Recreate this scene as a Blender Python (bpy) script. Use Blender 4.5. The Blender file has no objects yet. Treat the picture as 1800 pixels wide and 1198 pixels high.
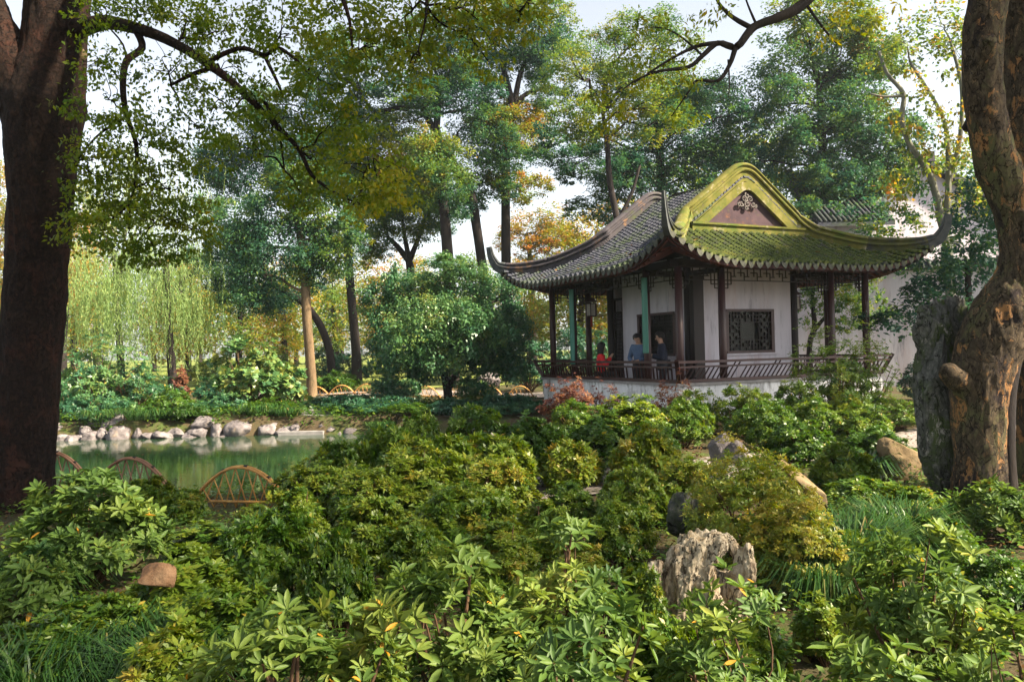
import bpy, math, random
import numpy as np
from mathutils import Vector, Matrix

# ------------------------------------------------------------------ camera, world, sun, exposure
scene = bpy.context.scene
COL = scene.collection
CAM_H, F_PX, PITCH, ROLL = 1.65, 1350.0, 0.0115, 0.0235
cam_data = bpy.data.cameras.new("camera")
cam = bpy.data.objects.new("camera", cam_data)
COL.objects.link(cam)
cam_data.sensor_width = 36.0
cam_data.lens = 36.0 * F_PX / 1800.0
cam_data.clip_start, cam_data.clip_end = 0.05, 2000.0
FWD = Vector((0, math.cos(PITCH), math.sin(PITCH)))
RGT0 = Vector((1, 0, 0)); UP0 = RGT0.cross(FWD)
RGT = RGT0 * math.cos(ROLL) - UP0 * math.sin(ROLL)
UPV = RGT0 * math.sin(ROLL) + UP0 * math.cos(ROLL)
rot = Matrix((RGT, UPV, -FWD)).transposed()
cam.matrix_world = Matrix.Translation((0, 0, CAM_H)) @ rot.to_4x4()
scene.camera = cam

SUN_AZ, SUN_EL = math.radians(110), math.radians(39)      # azimuth clockwise from +Y
world = bpy.data.worlds.new("World"); scene.world = world; world.use_nodes = True
wn = world.node_tree; wn.nodes.clear()
sky = wn.nodes.new('ShaderNodeTexSky'); sky.sky_type = 'NISHITA'; sky.sun_disc = False
sky.sun_elevation, sky.sun_rotation = SUN_EL, SUN_AZ
sky.air_density, sky.dust_density, sky.ozone_density = 1.0, 1.5, 1.0
hsv = wn.nodes.new('ShaderNodeHueSaturation'); hsv.inputs['Saturation'].default_value = 0.35
bg = wn.nodes.new('ShaderNodeBackground'); bg.inputs['Strength'].default_value = 0.064
wo = wn.nodes.new('ShaderNodeOutputWorld')
wn.links.new(sky.outputs[0], hsv.inputs['Color']); wn.links.new(hsv.outputs[0], bg.inputs['Color'])
wn.links.new(bg.outputs[0], wo.inputs['Surface'])
sd = bpy.data.lights.new("sun", 'SUN'); sd.energy = 4.3; sd.angle = math.radians(3.0); sd.color = (1.0, 0.87, 0.66)
sun = bpy.data.objects.new("sun", sd); COL.objects.link(sun)
to_sun = Vector((math.sin(SUN_AZ) * math.cos(SUN_EL), math.cos(SUN_AZ) * math.cos(SUN_EL), math.sin(SUN_EL)))
sun.rotation_euler = to_sun.to_track_quat('Z', 'Y').to_euler()
scene.view_settings.view_transform = 'Standard'; scene.view_settings.look = 'None'
scene.view_settings.gamma = 1.0; scene.view_settings.use_curve_mapping = False
scene.view_settings.exposure = 2.25
scene.cycles.use_denoising = True
scene.cycles.max_bounces = 6; scene.cycles.diffuse_bounces = 2; scene.cycles.glossy_bounces = 3
scene.cycles.transmission_bounces = 4; scene.cycles.transparent_max_bounces = 6
scene.cycles.volume_bounces = 1
scene.cycles.sample_clamp_indirect = 6.0

# ------------------------------------------------------------------ helpers
def P(px, py, d):
    """point seen at photo pixel (px, py), d metres along the view axis"""
    a, b = (px - 900) / F_PX, (599 - py) / F_PX
    return Vector((0, 0, CAM_H)) + (RGT * a + UPV * b + FWD) * d

def tag(o, label=None, cat=None, group=None, kind=None):
    if label: o['label'] = label
    if cat: o['category'] = cat
    if group: o['group'] = group
    if kind: o['kind'] = kind
    return o

def empty(name, loc, rz=0.0):
    o = bpy.data.objects.new(name, None); COL.objects.link(o)
    o.location = loc; o.rotation_euler = (0, 0, rz); o.empty_display_size = 0.2
    return o

def raw_mesh(name, V, idx, counts, mats=None, fmat=None, smooth=False, tint=None):
    V = np.asarray(V, dtype=np.float32)
    me = bpy.data.meshes.new(name)
    me.vertices.add(len(V)); me.vertices.foreach_set('co', V.ravel())
    me.loops.add(len(idx)); me.loops.foreach_set('vertex_index', np.asarray(idx, dtype=np.int32))
    counts = np.asarray(counts, dtype=np.int32)
    st = np.zeros(len(counts), dtype=np.int32); st[1:] = np.cumsum(counts)[:-1]
    me.polygons.add(len(counts)); me.polygons.foreach_set('loop_start', st)
    if smooth: me.polygons.foreach_set('use_smooth', np.ones(len(counts), dtype=bool))
    if fmat is not None: me.polygons.foreach_set('material_index', np.asarray(fmat, dtype=np.int32))
    if tint is not None:
        a = me.attributes.new('tint', 'FLOAT', 'POINT'); a.data.foreach_set('value', np.asarray(tint, dtype=np.float32))
    me.update(calc_edges=True)
    for m in (mats or []): me.materials.append(m)
    return me

def link(name, me, parent=None, loc=None):
    o = bpy.data.objects.new(name, me); COL.objects.link(o)
    if parent is not None: o.parent = parent
    if loc is not None: o.location = loc
    return o

class MB:
    """collects boxes, bars, tubes, sweeps; build() links them as one mesh object"""
    def __init__(s): s.v = []; s.f = []; s.sm = []
    def add(s, V, F, smooth=False):
        o = len(s.v); s.v += [tuple(p) for p in V]
        s.f += [tuple(i + o for i in f) for f in F]; s.sm += [smooth] * len(F); return s
    def box(s, x0, x1, y0, y1, z0, z1):
        V = [(x0,y0,z0),(x1,y0,z0),(x1,y1,z0),(x0,y1,z0),(x0,y0,z1),(x1,y0,z1),(x1,y1,z1),(x0,y1,z1)]
        return s.add(V, [(0,3,2,1),(4,5,6,7),(0,1,5,4),(1,2,6,5),(2,3,7,6),(3,0,4,7)])
    def bar(s, a, b, w, h, up=(0, 0, 1)):
        a, b = Vector(a), Vector(b); t = (b - a).normalized(); u = Vector(up)
        if abs(t.dot(u)) > .98: u = Vector((1, 0, 0))
        sx = t.cross(u).normalized() * (w / 2); sy = sx.cross(t).normalized() * (h / 2)
        V = [a-sx-sy, a+sx-sy, a+sx+sy, a-sx+sy, b-sx-sy, b+sx-sy, b+sx+sy, b-sx+sy]
        return s.add(V, [(3,2,1,0),(4,5,6,7),(0,1,5,4),(1,2,6,5),(2,3,7,6),(3,0,4,7)])
    def tube(s, pts, rad, n=10, smooth=True, caps=True, rough=0.0, seed=0, flute=None):
        V, F = tube_geo(pts, rad, n, caps, rough, seed, flute); return s.add(V, F, smooth)
    def lathe(s, prof, n=12, c=(0, 0), smooth=True):
        V, F = [], []
        for r, z in prof:
            for k in range(n):
                a = 2 * math.pi * k / n; V.append((c[0] + r * math.cos(a), c[1] + r * math.sin(a), z))
        for i in range(len(prof) - 1):
            for k in range(n):
                F.append((i*n+k, i*n+(k+1) % n, (i+1)*n+(k+1) % n, (i+1)*n+k))
        F.append(tuple(range(n))[::-1]); F.append(tuple((len(prof)-1)*n+k for k in range(n)))
        return s.add(V, F, smooth)
    def build(s, name, mat, parent=None, loc=None):
        return link(name, s.mesh(name, mat), parent, loc)
    def mesh(s, name, mat):
        me = bpy.data.meshes.new(name); me.from_pydata(s.v, [], s.f)
        me.polygons.foreach_set('use_smooth', np.array(s.sm, dtype=bool)); me.update()
        me.materials.append(mat); return me

def catmull(pts, sub):
    pts = [np.array(p, float) for p in pts]
    if len(pts) < 3 or sub < 2: return pts
    Q = [2*pts[0]-pts[1]] + pts + [2*pts[-1]-pts[-2]]; out = []
    for i in range(1, len(Q) - 2):
        for k in range(sub):
            t = k / sub
            out.append(.5*((2*Q[i]) + (-Q[i-1]+Q[i+1])*t + (2*Q[i-1]-5*Q[i]+4*Q[i+1]-Q[i+2])*t*t + (-Q[i-1]+3*Q[i]-3*Q[i+1]+Q[i+2])*t**3))
    out.append(pts[-1]); return out

def tube_geo(pts, rad, n=10, caps=True, rough=0.0, seed=0, flute=None):
    fl = flute or 0.0
    rs = np.random.RandomState(seed); pts = [np.array(p, float) for p in pts]; V, F = [], []
    m = len(pts); ref = np.array([1.0, 0.13, 0.07])
    ph = rs.rand(6) * 6.28
    for i in range(m):
        t = pts[min(i+1, m-1)] - pts[max(i-1, 0)]; t = t / (np.linalg.norm(t) + 1e-9)
        a = np.cross(t, ref)
        if np.linalg.norm(a) < .1: a = np.cross(t, [0, 1, 0])
        a /= np.linalg.norm(a); b = np.cross(t, a)
        for k in range(n):
            th = 2 * math.pi * k / n; r = rad[i]
            if rough:
                L = i * .55
                r *= 1 + rough * (math.sin(3*th + ph[0] + L*.31) * .5 + math.sin(5*th + ph[1] - L*.2) * .35 + math.sin(2*th + ph[2] + L*.8) * .4 + math.sin(7*th + ph[3] + L*1.3) * .25 + (rs.rand() - .5) * .35)
            V.append(pts[i] + (a * math.cos(th) + b * math.sin(th)) * r)
    if fl:
        Va = np.array(V); cen = np.repeat(np.array(pts), n, 0); rr = np.repeat(np.array(rad), n)[:, None]; dv = (Va - cen) / (rr + 1e-9)
        q = Va * [1, 1, .28] * 9 + seed; big = fbm(Va * [1, 1, .6] * 2.2 + seed, 3); fis = fbm(q, 4, True)
        Va = Va + dv * (rr * (fl * 1.6 * big[:, None]) + np.minimum(rr, .3) * fl * 1.7 * fis[:, None]); V = list(Va)
    for i in range(m - 1):
        for k in range(n): F.append((i*n+k, i*n+(k+1) % n, (i+1)*n+(k+1) % n, (i+1)*n+k))
    if caps: F.append(tuple(range(n))[::-1]); F.append(tuple((m-1)*n+k for k in range(n)))
    return V, F

_perm = np.random.RandomState(3).permutation(512); _grad = np.random.RandomState(4).normal(size=(512, 3)); _grad /= np.linalg.norm(_grad, axis=1)[:, None]
def noise3(p):
    """gradient noise, about -1..1"""
    p = np.asarray(p, float); i = np.floor(p).astype(int); f = p - i; u = f * f * f * (f * (f * 6 - 15) + 10); out = 0
    for dx in (0, 1):
        for dy in (0, 1):
            for dz in (0, 1):
                h = _perm[(_perm[(_perm[(i[:, 0] + dx) % 512] + i[:, 1] + dy) % 512] + i[:, 2] + dz) % 512]
                g = (_grad[h] * (f - [dx, dy, dz])).sum(1)
                out = out + g * np.where(dx, u[:, 0], 1 - u[:, 0]) * np.where(dy, u[:, 1], 1 - u[:, 1]) * np.where(dz, u[:, 2], 1 - u[:, 2])
    return out * 1.6
def fbm(p, oct=4, ridged=False):
    p = np.asarray(p, float); a, s, tot = 1.0, 0, 0
    for k in range(oct):
        n = noise3(p * 2.03 ** k + 17.3 * k); n = (1 - 2 * np.abs(n)) if ridged else n
        s = s + a * n; tot += a; a *= .52
    return s / tot

# ------------------------------------------------------------------ materials
def new_mat(name):
    m = bpy.data.materials.new(name); m.use_nodes = True; nt = m.node_tree; nt.nodes.clear()
    out = nt.nodes.new('ShaderNodeOutputMaterial'); return m, nt, out
def N(nt, t, **kw):
    n = nt.nodes.new(t)
    for k, v in kw.items(): setattr(n, k, v)
    return n
def ramp_node(nt, stops):
    r = N(nt, 'ShaderNodeValToRGB'); e = r.color_ramp.elements
    while len(e) < len(stops): e.new(.5)
    for el, (p, c) in zip(e, stops): el.position = p; el.color = (*c, 1)
    return r

def surf(name, stops, scale=6.0, detail=6.0, rough=.8, bump=.3, bscale=None, spec=.3, dist=.02, stretch=(1, 1, 1), layers=()):
    """noise-coloured surface; layers = (colour, noise scale, low, high[, 'up'/'down'/None]) laid over it"""
    m, nt, out = new_mat(name); L = nt.links.new
    tc = N(nt, 'ShaderNodeTexCoord'); mp = N(nt, 'ShaderNodeMapping'); mp.inputs['Scale'].default_value = stretch
    L(tc.outputs['Object'], mp.inputs[0])
    no = N(nt, 'ShaderNodeTexNoise'); no.inputs['Scale'].default_value = scale; no.inputs['Detail'].default_value = detail
    no.inputs['Roughness'].default_value = .65; L(mp.outputs[0], no.inputs['Vector'])
    rp = ramp_node(nt, stops); L(no.outputs[0], rp.inputs[0]); col = rp.outputs[0]
    for i, ly in enumerate(layers):
        n2 = N(nt, 'ShaderNodeTexNoise'); n2.inputs['Scale'].default_value = ly[1]; n2.inputs['Detail'].default_value = 7; n2.inputs['Roughness'].default_value = .7
        ad = N(nt, 'ShaderNodeVectorMath', operation='ADD'); ad.inputs[1].default_value = (7.3 * (i + 1), 3.1 * i, 1.7)
        L(mp.outputs[0], ad.inputs[0]); L(ad.outputs[0], n2.inputs['Vector'])
        mr = N(nt, 'ShaderNodeMapRange'); mr.inputs['From Min'].default_value = ly[2]; mr.inputs['From Max'].default_value = ly[3]
        L(n2.outputs[0], mr.inputs[0]); fac = mr.outputs[0]
        if len(ly) > 4 and ly[4]:
            ge = N(nt, 'ShaderNodeNewGeometry'); sx = N(nt, 'ShaderNodeSeparateXYZ'); L(ge.outputs['Normal'], sx.inputs[0])
            m2 = N(nt, 'ShaderNodeMapRange'); m2.inputs['From Min'].default_value = -.2; m2.inputs['From Max'].default_value = .75
            L(sx.outputs['Z'], m2.inputs[0]); mu = N(nt, 'ShaderNodeMath', operation='MULTIPLY'); L(m2.outputs[0], mu.inputs[0]); L(fac, mu.inputs[1]); fac = mu.outputs[0]
        mx = N(nt, 'ShaderNodeMix', data_type='RGBA'); L(fac, mx.inputs['Factor']); L(col, mx.inputs['A']); mx.inputs['B'].default_value = (*ly[0], 1); col = mx.outputs['Result']
    pb = N(nt, 'ShaderNodeBsdfPrincipled'); pb.inputs['Roughness'].default_value = rough; pb.inputs['Specular IOR Level'].default_value = spec
    L(col, pb.inputs['Base Color'])
    if bump:
        n3 = N(nt, 'ShaderNodeTexNoise'); n3.inputs['Scale'].default_value = bscale or scale * 4; n3.inputs['Detail'].default_value = 8; n3.inputs['Roughness'].default_value = .7
        L(mp.outputs[0], n3.inputs['Vector']); bp = N(nt, 'ShaderNodeBump'); bp.inputs['Strength'].default_value = bump; bp.inputs['Distance'].default_value = dist
        L(n3.outputs[0], bp.inputs['Height']); L(bp.outputs[0], pb.inputs['Normal'])
    L(pb.outputs[0], out.inputs['Surface']); return m

def crackle(name, base, hi, crack, scale=10, stretch=(1, 1, .35), width=.09, patches=(), bump=1.0, dist=.03, noise=.55):
    """bark or stone broken by irregular cracks (warped cells), with coloured patches"""
    m, nt, out = new_mat(name); L = nt.links.new
    tc = N(nt, 'ShaderNodeTexCoord'); mp = N(nt, 'ShaderNodeMapping'); mp.inputs['Scale'].default_value = stretch; L(tc.outputs['Object'], mp.inputs[0])
    wn_ = N(nt, 'ShaderNodeTexNoise'); wn_.inputs['Scale'].default_value = scale * .7; wn_.inputs['Detail'].default_value = 5; L(mp.outputs[0], wn_.inputs['Vector'])
    mw = N(nt, 'ShaderNodeVectorMath', operation='SCALE'); mw.inputs['Scale'].default_value = noise * 3 / scale; L(wn_.outputs['Color'], mw.inputs[0])
    ad = N(nt, 'ShaderNodeVectorMath', operation='ADD'); L(mp.outputs[0], ad.inputs[0]); L(mw.outputs[0], ad.inputs[1])
    vo = N(nt, 'ShaderNodeTexVoronoi', feature='DISTANCE_TO_EDGE'); vo.inputs['Scale'].default_value = scale; L(ad.outputs[0], vo.inputs['Vector'])
    cr = N(nt, 'ShaderNodeMapRange'); cr.inputs['From Max'].default_value = width; L(vo.outputs['Distance'], cr.inputs[0])
    fine = N(nt, 'ShaderNodeTexNoise'); fine.inputs['Scale'].default_value = scale * 2.2; fine.inputs['Detail'].default_value = 9; fine.inputs['Roughness'].default_value = .75; L(mp.outputs[0], fine.inputs['Vector'])
    rp = ramp_node(nt, [(.32, tuple(x * .45 for x in base)), (.5, base), (.68, hi)]); L(fine.outputs[0], rp.inputs[0]); col = rp.outputs[0]
    for i, ly in enumerate(patches):
        n2 = N(nt, 'ShaderNodeTexNoise'); n2.inputs['Scale'].default_value = ly[1]; n2.inputs['Detail'].default_value = 8; n2.inputs['Roughness'].default_value = .72
        a2 = N(nt, 'ShaderNodeVectorMath', operation='ADD'); a2.inputs[1].default_value = (5.1 * (i + 1), 2.3 * i, 3.7); L(ad.outputs[0], a2.inputs[0]); L(a2.outputs[0], n2.inputs['Vector'])
        mr = N(nt, 'ShaderNodeMapRange'); mr.inputs['From Min'].default_value = ly[2]; mr.inputs['From Max'].default_value = ly[3]; L(n2.outputs[0], mr.inputs[0])
        mx = N(nt, 'ShaderNodeMix', data_type='RGBA'); L(mr.outputs[0], mx.inputs['Factor']); L(col, mx.inputs['A']); mx.inputs['B'].default_value = (*ly[0], 1); col = mx.outputs['Result']
    mx = N(nt, 'ShaderNodeMix', data_type='RGBA'); L(cr.outputs[0], mx.inputs['Factor']); mx.inputs['A'].default_value = (*crack, 1); L(col, mx.inputs['B'])
    hsum = N(nt, 'ShaderNodeMath', operation='MULTIPLY_ADD'); L(fine.outputs[0], hsum.inputs[0]); hsum.inputs[1].default_value = .8; L(cr.outputs[0], hsum.inputs[2])
    bp = N(nt, 'ShaderNodeBump'); bp.inputs['Strength'].default_value = bump; bp.inputs['Distance'].default_value = dist; L(hsum.outputs[0], bp.inputs['Height'])
    pb = N(nt, 'ShaderNodeBsdfPrincipled'); pb.inputs['Roughness'].default_value = .9; pb.inputs['Specular IOR Level'].default_value = .15
    L(mx.outputs['Result'], pb.inputs['Base Color']); L(bp.outputs[0], pb.inputs['Normal']); L(pb.outputs[0], out.inputs['Surface']); return m

def leaf_mat(name, stops, trans=.35, rough=.45, spec=.35, jitter=.0):
    m, nt, out = new_mat(name); L = nt.links.new
    at = N(nt, 'ShaderNodeAttribute'); at.attribute_name = 'tint'
    rp = ramp_node(nt, stops); oi = N(nt, 'ShaderNodeObjectInfo'); sp = N(nt, 'ShaderNodeSeparateColor'); L(oi.outputs['Color'], sp.inputs[0])
    a1 = N(nt, 'ShaderNodeMath', operation='ADD'); L(at.outputs['Fac'], a1.inputs[0]); L(sp.outputs[0], a1.inputs[1])
    a2 = N(nt, 'ShaderNodeMath', operation='SUBTRACT'); L(a1.outputs[0], a2.inputs[0]); a2.inputs[1].default_value = 1.0; L(a2.outputs[0], rp.inputs[0])
    pb = N(nt, 'ShaderNodeBsdfPrincipled'); pb.inputs['Roughness'].default_value = rough; pb.inputs['Specular IOR Level'].default_value = spec
    L(rp.outputs[0], pb.inputs['Base Color'])
    tr = N(nt, 'ShaderNodeBsdfTranslucent')
    hs = N(nt, 'ShaderNodeHueSaturation'); hs.inputs['Value'].default_value = 1.5; hs.inputs['Saturation'].default_value = 1.1; hs.inputs['Hue'].default_value = .487
    L(rp.outputs[0], hs.inputs['Color']); L(hs.outputs[0], tr.inputs['Color'])
    mx = N(nt, 'ShaderNodeMixShader'); mx.inputs[0].default_value = trans
    L(pb.outputs[0], mx.inputs[1]); L(tr.outputs[0], mx.inputs[2]); L(mx.outputs[0], out.inputs['Surface']); return m

M = {}
M['soil'] = surf('soil', [(.3, (.035, .028, .018)), (.5, (.075, .055, .032)), (.7, (.05, .05, .022))], 2.2, 8, .95, .6, 30, .1, .03,
                 layers=[((.06, .085, .022), 1.1, .48, .62), ((.13, .075, .03), 16, .58, .68)])
M['lawn'] = surf('lawn', [(.3, (.10, .13, .03)), (.55, (.17, .20, .05)), (.75, (.22, .21, .07))], 1.2, 8, .95, .5, 60, .05, .02)
M['path'] = surf('path', [(.3, (.20, .17, .16)), (.7, (.32, .27, .25))], 5, 8, .9, .4, 40, .2, .01, layers=[((.10, .09, .06), 3, .5, .65)])
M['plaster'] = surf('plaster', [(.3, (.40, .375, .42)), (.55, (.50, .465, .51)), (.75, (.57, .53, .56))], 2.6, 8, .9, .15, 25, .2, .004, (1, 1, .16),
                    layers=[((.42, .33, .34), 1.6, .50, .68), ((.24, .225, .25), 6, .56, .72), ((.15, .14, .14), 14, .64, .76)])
M['plaster_base'] = surf('plaster_base', [(.3, (.55, .54, .56)), (.6, (.74, .73, .74)), (.8, (.62, .62, .64))], 2.5, 8, .9, .25, 20, .2, .006, (1, 1, .4),
                    layers=[((.26, .25, .24), 3, .50, .64), ((.12, .13, .08), 7, .57, .68)])
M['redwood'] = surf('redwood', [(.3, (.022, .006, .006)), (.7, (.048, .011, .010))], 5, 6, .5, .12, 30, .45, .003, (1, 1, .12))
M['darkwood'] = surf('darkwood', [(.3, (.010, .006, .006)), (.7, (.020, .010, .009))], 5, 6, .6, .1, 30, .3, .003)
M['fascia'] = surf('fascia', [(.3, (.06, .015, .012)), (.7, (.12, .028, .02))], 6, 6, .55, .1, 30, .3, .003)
M['green_board'] = surf('green_board', [(.3, (.035, .15, .11)), (.7, (.06, .22, .165))], 4, 5, .5, .05, 30, .4, .002, (1, 1, .2))
M['orange_ink'] = surf('orange_ink', [(.3, (.5, .07, .02)), (.7, (.7, .13, .03))], 20, 3, .6, 0)
M['tile_pan'] = surf('tile_pan', [(.3, (.018, .02, .02)), (.7, (.04, .045, .03))], 7, 7, .9, .4, 40)
M['tile_grey'] = surf('tile_grey', [(.3, (.016, .018, .028)), (.55, (.034, .036, .054)), (.75, (.068, .066, .086))], 7, 7, .8, .35, 40, .35, .006,
                     layers=[((.030, .048, .014), 1.1, .47, .62), ((.13, .10, .075), 9, .64, .74)])
M['tile_moss'] = surf('tile_moss', [(.3, (.022, .030, .014)), (.5, (.045, .062, .014)), (.72, (.085, .098, .020))], 5, 8, .9, .6, 45, .15, .012,
                     layers=[((.045, .045, .04), 3.2, .53, .64), ((.12, .12, .022), 1.6, .55, .72), ((.10, .085, .07), 13, .66, .74)])
M['ridge_grey'] = surf('ridge_grey', [(.3, (.034, .031, .040)), (.6, (.07, .060, .066)), (.8, (.12, .09, .075))], 4, 7, .85, .3, 30, .25, .006,
                     layers=[((.22, .12, .06), 2.2, .58, .70), ((.06, .075, .025), 1.5, .55, .68)])
M['ridge_moss'] = surf('ridge_moss', [(.3, (.070, .080, .018)), (.55, (.135, .125, .030)), (.78, (.22, .185, .075))], 3.2, 8, .95, .5, 35, .1, .01,
                     layers=[((.33, .28, .21), 2.4, .55, .68), ((.075, .10, .022), 1.4, .5, .64), ((.10, .075, .055), 6, .58, .70)])
M['gable_panel'] = surf('gable_panel', [(.3, (.038, .024, .030)), (.55, (.065, .040, .048)), (.75, (.10, .062, .062))], 2.2, 8, .9, .2, 30, .2, .005,
                     layers=[((.15, .07, .04), 2.6, .56, .70), ((.07, .08, .03), 4, .62, .72)])
M['ornament'] = surf('ornament', [(.3, (.08, .07, .066)), (.7, (.17, .15, .14))], 12, 6, .9, .3, 50)
M['stone'] = surf('stone', [(.3, (.16, .15, .15)), (.7, (.30, .28, .27))], 5, 7, .9, .3, 30)
M['drip'] = surf('drip', [(.3, (.028, .031, .028)), (.7, (.085, .085, .065))], 9, 6, .85, .3, 50, layers=[((.16, .18, .05), 3, .5, .64)])
M['ridge_mid'] = surf('ridge_mid', [(.3, (.035, .042, .018)), (.55, (.075, .078, .026)), (.78, (.14, .12, .055))], 3.2, 8, .95, .5, 35, .1, .01, layers=[((.05, .05, .05), 2.4, .50, .62), ((.14, .13, .035), 2, .56, .68)])
M['tip_tile'] = surf('tip_tile', [(.3, (.035, .04, .045)), (.6, (.07, .075, .075)), (.8, (.11, .11, .09))], 6, 7, .8, .3, 40)
M['glass'] = None
g, nt, out = new_mat('glass'); pb = N(nt, 'ShaderNodeBsdfPrincipled'); pb.inputs['Base Color'].default_value = (.75, .85, .8, 1)
pb.inputs['Roughness'].default_value = .03; pb.inputs['Transmission Weight'].default_value = 1.0; pb.inputs['IOR'].default_value = 1.12
nt.links.new(pb.outputs[0], out.inputs['Surface']); M['glass'] = g

# ------------------------------------------------------------------ terrain, water, paths
def pond_s(x, y): return (np.abs((x + 11) / 10.0) ** 4 + np.abs((y - 15.0) / 5.15) ** 4) ** .25
def ground_z(x, y):
    x, y = np.asarray(x, float), np.asarray(y, float)
    base = .05 * np.sin(x * .7 + 1) * np.cos(y * .55) + .03 * np.sin(x * 1.9 + y * 1.3)
    base = base + np.where(y > 24, .012 * (y - 24), 0) + np.where(y > 90, -.012 * (y - 90), 0)
    s = pond_s(x, y) + .02 * np.sin(x * 2.3) + .015 * np.sin(x * 5.1 + y * 3)
    t = np.clip((s - .97) / .13, 0, 1); t = t * t * (3 - 2 * t)
    return base * t + (-1.1) * (1 - t)
def gz(x, y): return float(ground_z(x, y))

def axis(lo, hi, core_lo, core_hi, step, far):
    a = list(np.arange(core_lo, core_hi + 1e-6, step)); x = core_lo; s = step
    left = []
    while x > lo: s *= 1.35; x -= s; left.append(max(x, lo))
    x = core_hi; s = step; right = []
    while x < hi: s *= 1.35; x += s; right.append(min(x, hi))
    return np.array(left[::-1] + a + right)
gx, gy = axis(-260, 260, -24, 16, .5, 0), axis(-40, 420, -3, 36, .5, 0)
GX, GY = np.meshgrid(gx, gy); GZ = ground_z(GX, GY)
nx, ny = len(gx), len(gy)
ii = np.arange(nx * ny).reshape(ny, nx)
quads = np.stack([ii[:-1, :-1], ii[:-1, 1:], ii[1:, 1:], ii[1:, :-1]], -1).reshape(-1, 4)
cyq = (GY[:-1, :-1] + .6 * np.sin(GX[:-1, :-1] * .5)).ravel()
fm = (cyq > 33).astype(int)
me = raw_mesh('ground', np.stack([GX, GY, GZ], -1).reshape(-1, 3), quads.ravel(), np.full(len(quads), 4), [M['soil'], M['lawn']], fm, True)
tag(link('ground', me), 'brown soil and grassy ground of the garden', 'ground', kind='structure')

m, nt, out = new_mat('pond_water'); L = nt.links.new
pb = N(nt, 'ShaderNodeBsdfPrincipled'); pb.inputs['Base Color'].default_value = (.020, .045, .020, 1); pb.inputs['Roughness'].default_value = .03
pb.inputs['Specular IOR Level'].default_value = .5
tc = N(nt, 'ShaderNodeTexCoord'); mp = N(nt, 'ShaderNodeMapping'); mp.inputs['Scale'].default_value = (1, 2.2, 1)
no = N(nt, 'ShaderNodeTexNoise'); no.inputs['Scale'].default_value = 3.2; no.inputs['Detail'].default_value = 3
bp = N(nt, 'ShaderNodeBump'); bp.inputs['Strength'].default_value = .05; bp.inputs['Distance'].default_value = .05
L(tc.outputs['Object'], mp.inputs[0]); L(mp.outputs[0], no.inputs['Vector']); L(no.outputs[0], bp.inputs['Height']); L(bp.outputs[0], pb.inputs['Normal']); L(pb.outputs[0], out.inputs['Surface'])
WATER_Z = -.45
th = np.linspace(0, 2 * math.pi, 97)[:-1]
c4 = lambda a: np.sign(a) * np.sqrt(np.abs(a))
wx, wy = -11 + 10.9 * c4(np.cos(th)), 15 + 5.75 * c4(np.sin(th))
me = raw_mesh('pond_water', np.stack([wx, wy, np.full(96, WATER_Z)], -1), np.arange(96), [96], [m])
tag(link('pond_water', me), 'still green pond water mirroring the far bank', 'water', kind='structure')

def ribbon(name, pts, width, mat, label, lift=.02):
    c = catmull([(p[0], p[1], 0) for p in pts], 12); V, F = [], []
    for i, q in enumerate(c):
        t = c[min(i+1, len(c)-1)] - c[max(i-1, 0)]; nrm = np.array([-t[1], t[0], 0]); nrm /= np.linalg.norm(nrm)
        for k in range(5):
            o = q + nrm * width * (k / 4 - .5); V.append((o[0], o[1], gz(o[0], o[1]) + lift))
    for i in range(len(c) - 1):
        for k in range(4): F.append((i*5+k, i*5+k+1, (i+1)*5+k+1, (i+1)*5+k))
    mb = MB(); mb.add(V, F, True); return tag(mb.build(name, mat), label, 'path', kind='structure')
ribbon('path', [(-22, 33), (-12, 31.5), (-4, 29), (1, 27.2), (5, 27)], 2.4, M['path'], 'paved path behind the pond and the round bush', .03)
ribbon('path', [(-2.0, 8.6), (.8, 9.2), (4, 11), (7.5, 13.4), (12, 15)], 1.3, M['path'], 'grey path between the azaleas and the pavilion', .03)
# ------------------------------------------------------------------ pavilion (local axes: x along the gable side, y to the back)
PAV_ROT = .444
_u = Vector((math.cos(PAV_ROT), math.sin(PAV_ROT), 0)); _v = Vector((-math.sin(PAV_ROT), math.cos(PAV_ROT), 0))
PAV_C = Vector((3.15, 15.35, 0)) + _u * 4 + _v * 4
def pav_pt(x, y, z): return PAV_C + _u * x + _v * y + Vector((0, 0, z))
pav = tag(empty('pavilion', PAV_C, PAV_ROT), 'Chinese pavilion with mossy upswept tiled roof, dark red columns and white walls', 'pavilion')
A, G = 4.0, 2.1                     # half roof side, depth of the skirt below the gable
Z_EAVE = 3.40
def prof(d):
    d = max(d, 0.0)
    if d <= 2.1: return .36 * d + .06 * d * d
    if d <= 3.8: return 1.0206 + .74 * (d - 2.1)
    t = min((d - 3.8) / .2, 1.0)
    return 2.2786 + .74 * .2 * (t - t * t / 2)
def lift(w, d):
    c = max(0.0, (abs(w) / A - .42) / .58)
    return .60 * c ** 2.4 * max(0.0, 1 - d / 2.3)
def roof_pt(face, w, d, dz=0.0):
    """face 0 = -y gable side, 1 = +y, 2 = -x main slope, 3 = +x; w along the eave, d in from the eave"""
    c = max(0.0, (abs(w) / A - .42) / .58)
    o = A - d - .10 * (1 - c) * max(0, 1 - d / 2)
    z = Z_EAVE + prof(d) + lift(w, d) + dz
    return [(w, -o, z), (w, o, z), (-o, w, z), (o, w, z)][face]
def d_max(face, w):
    if face < 2: return G if abs(w) < A - G else A - abs(w)
    return A if abs(w) < A - G + .0 else A - abs(w)

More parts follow.
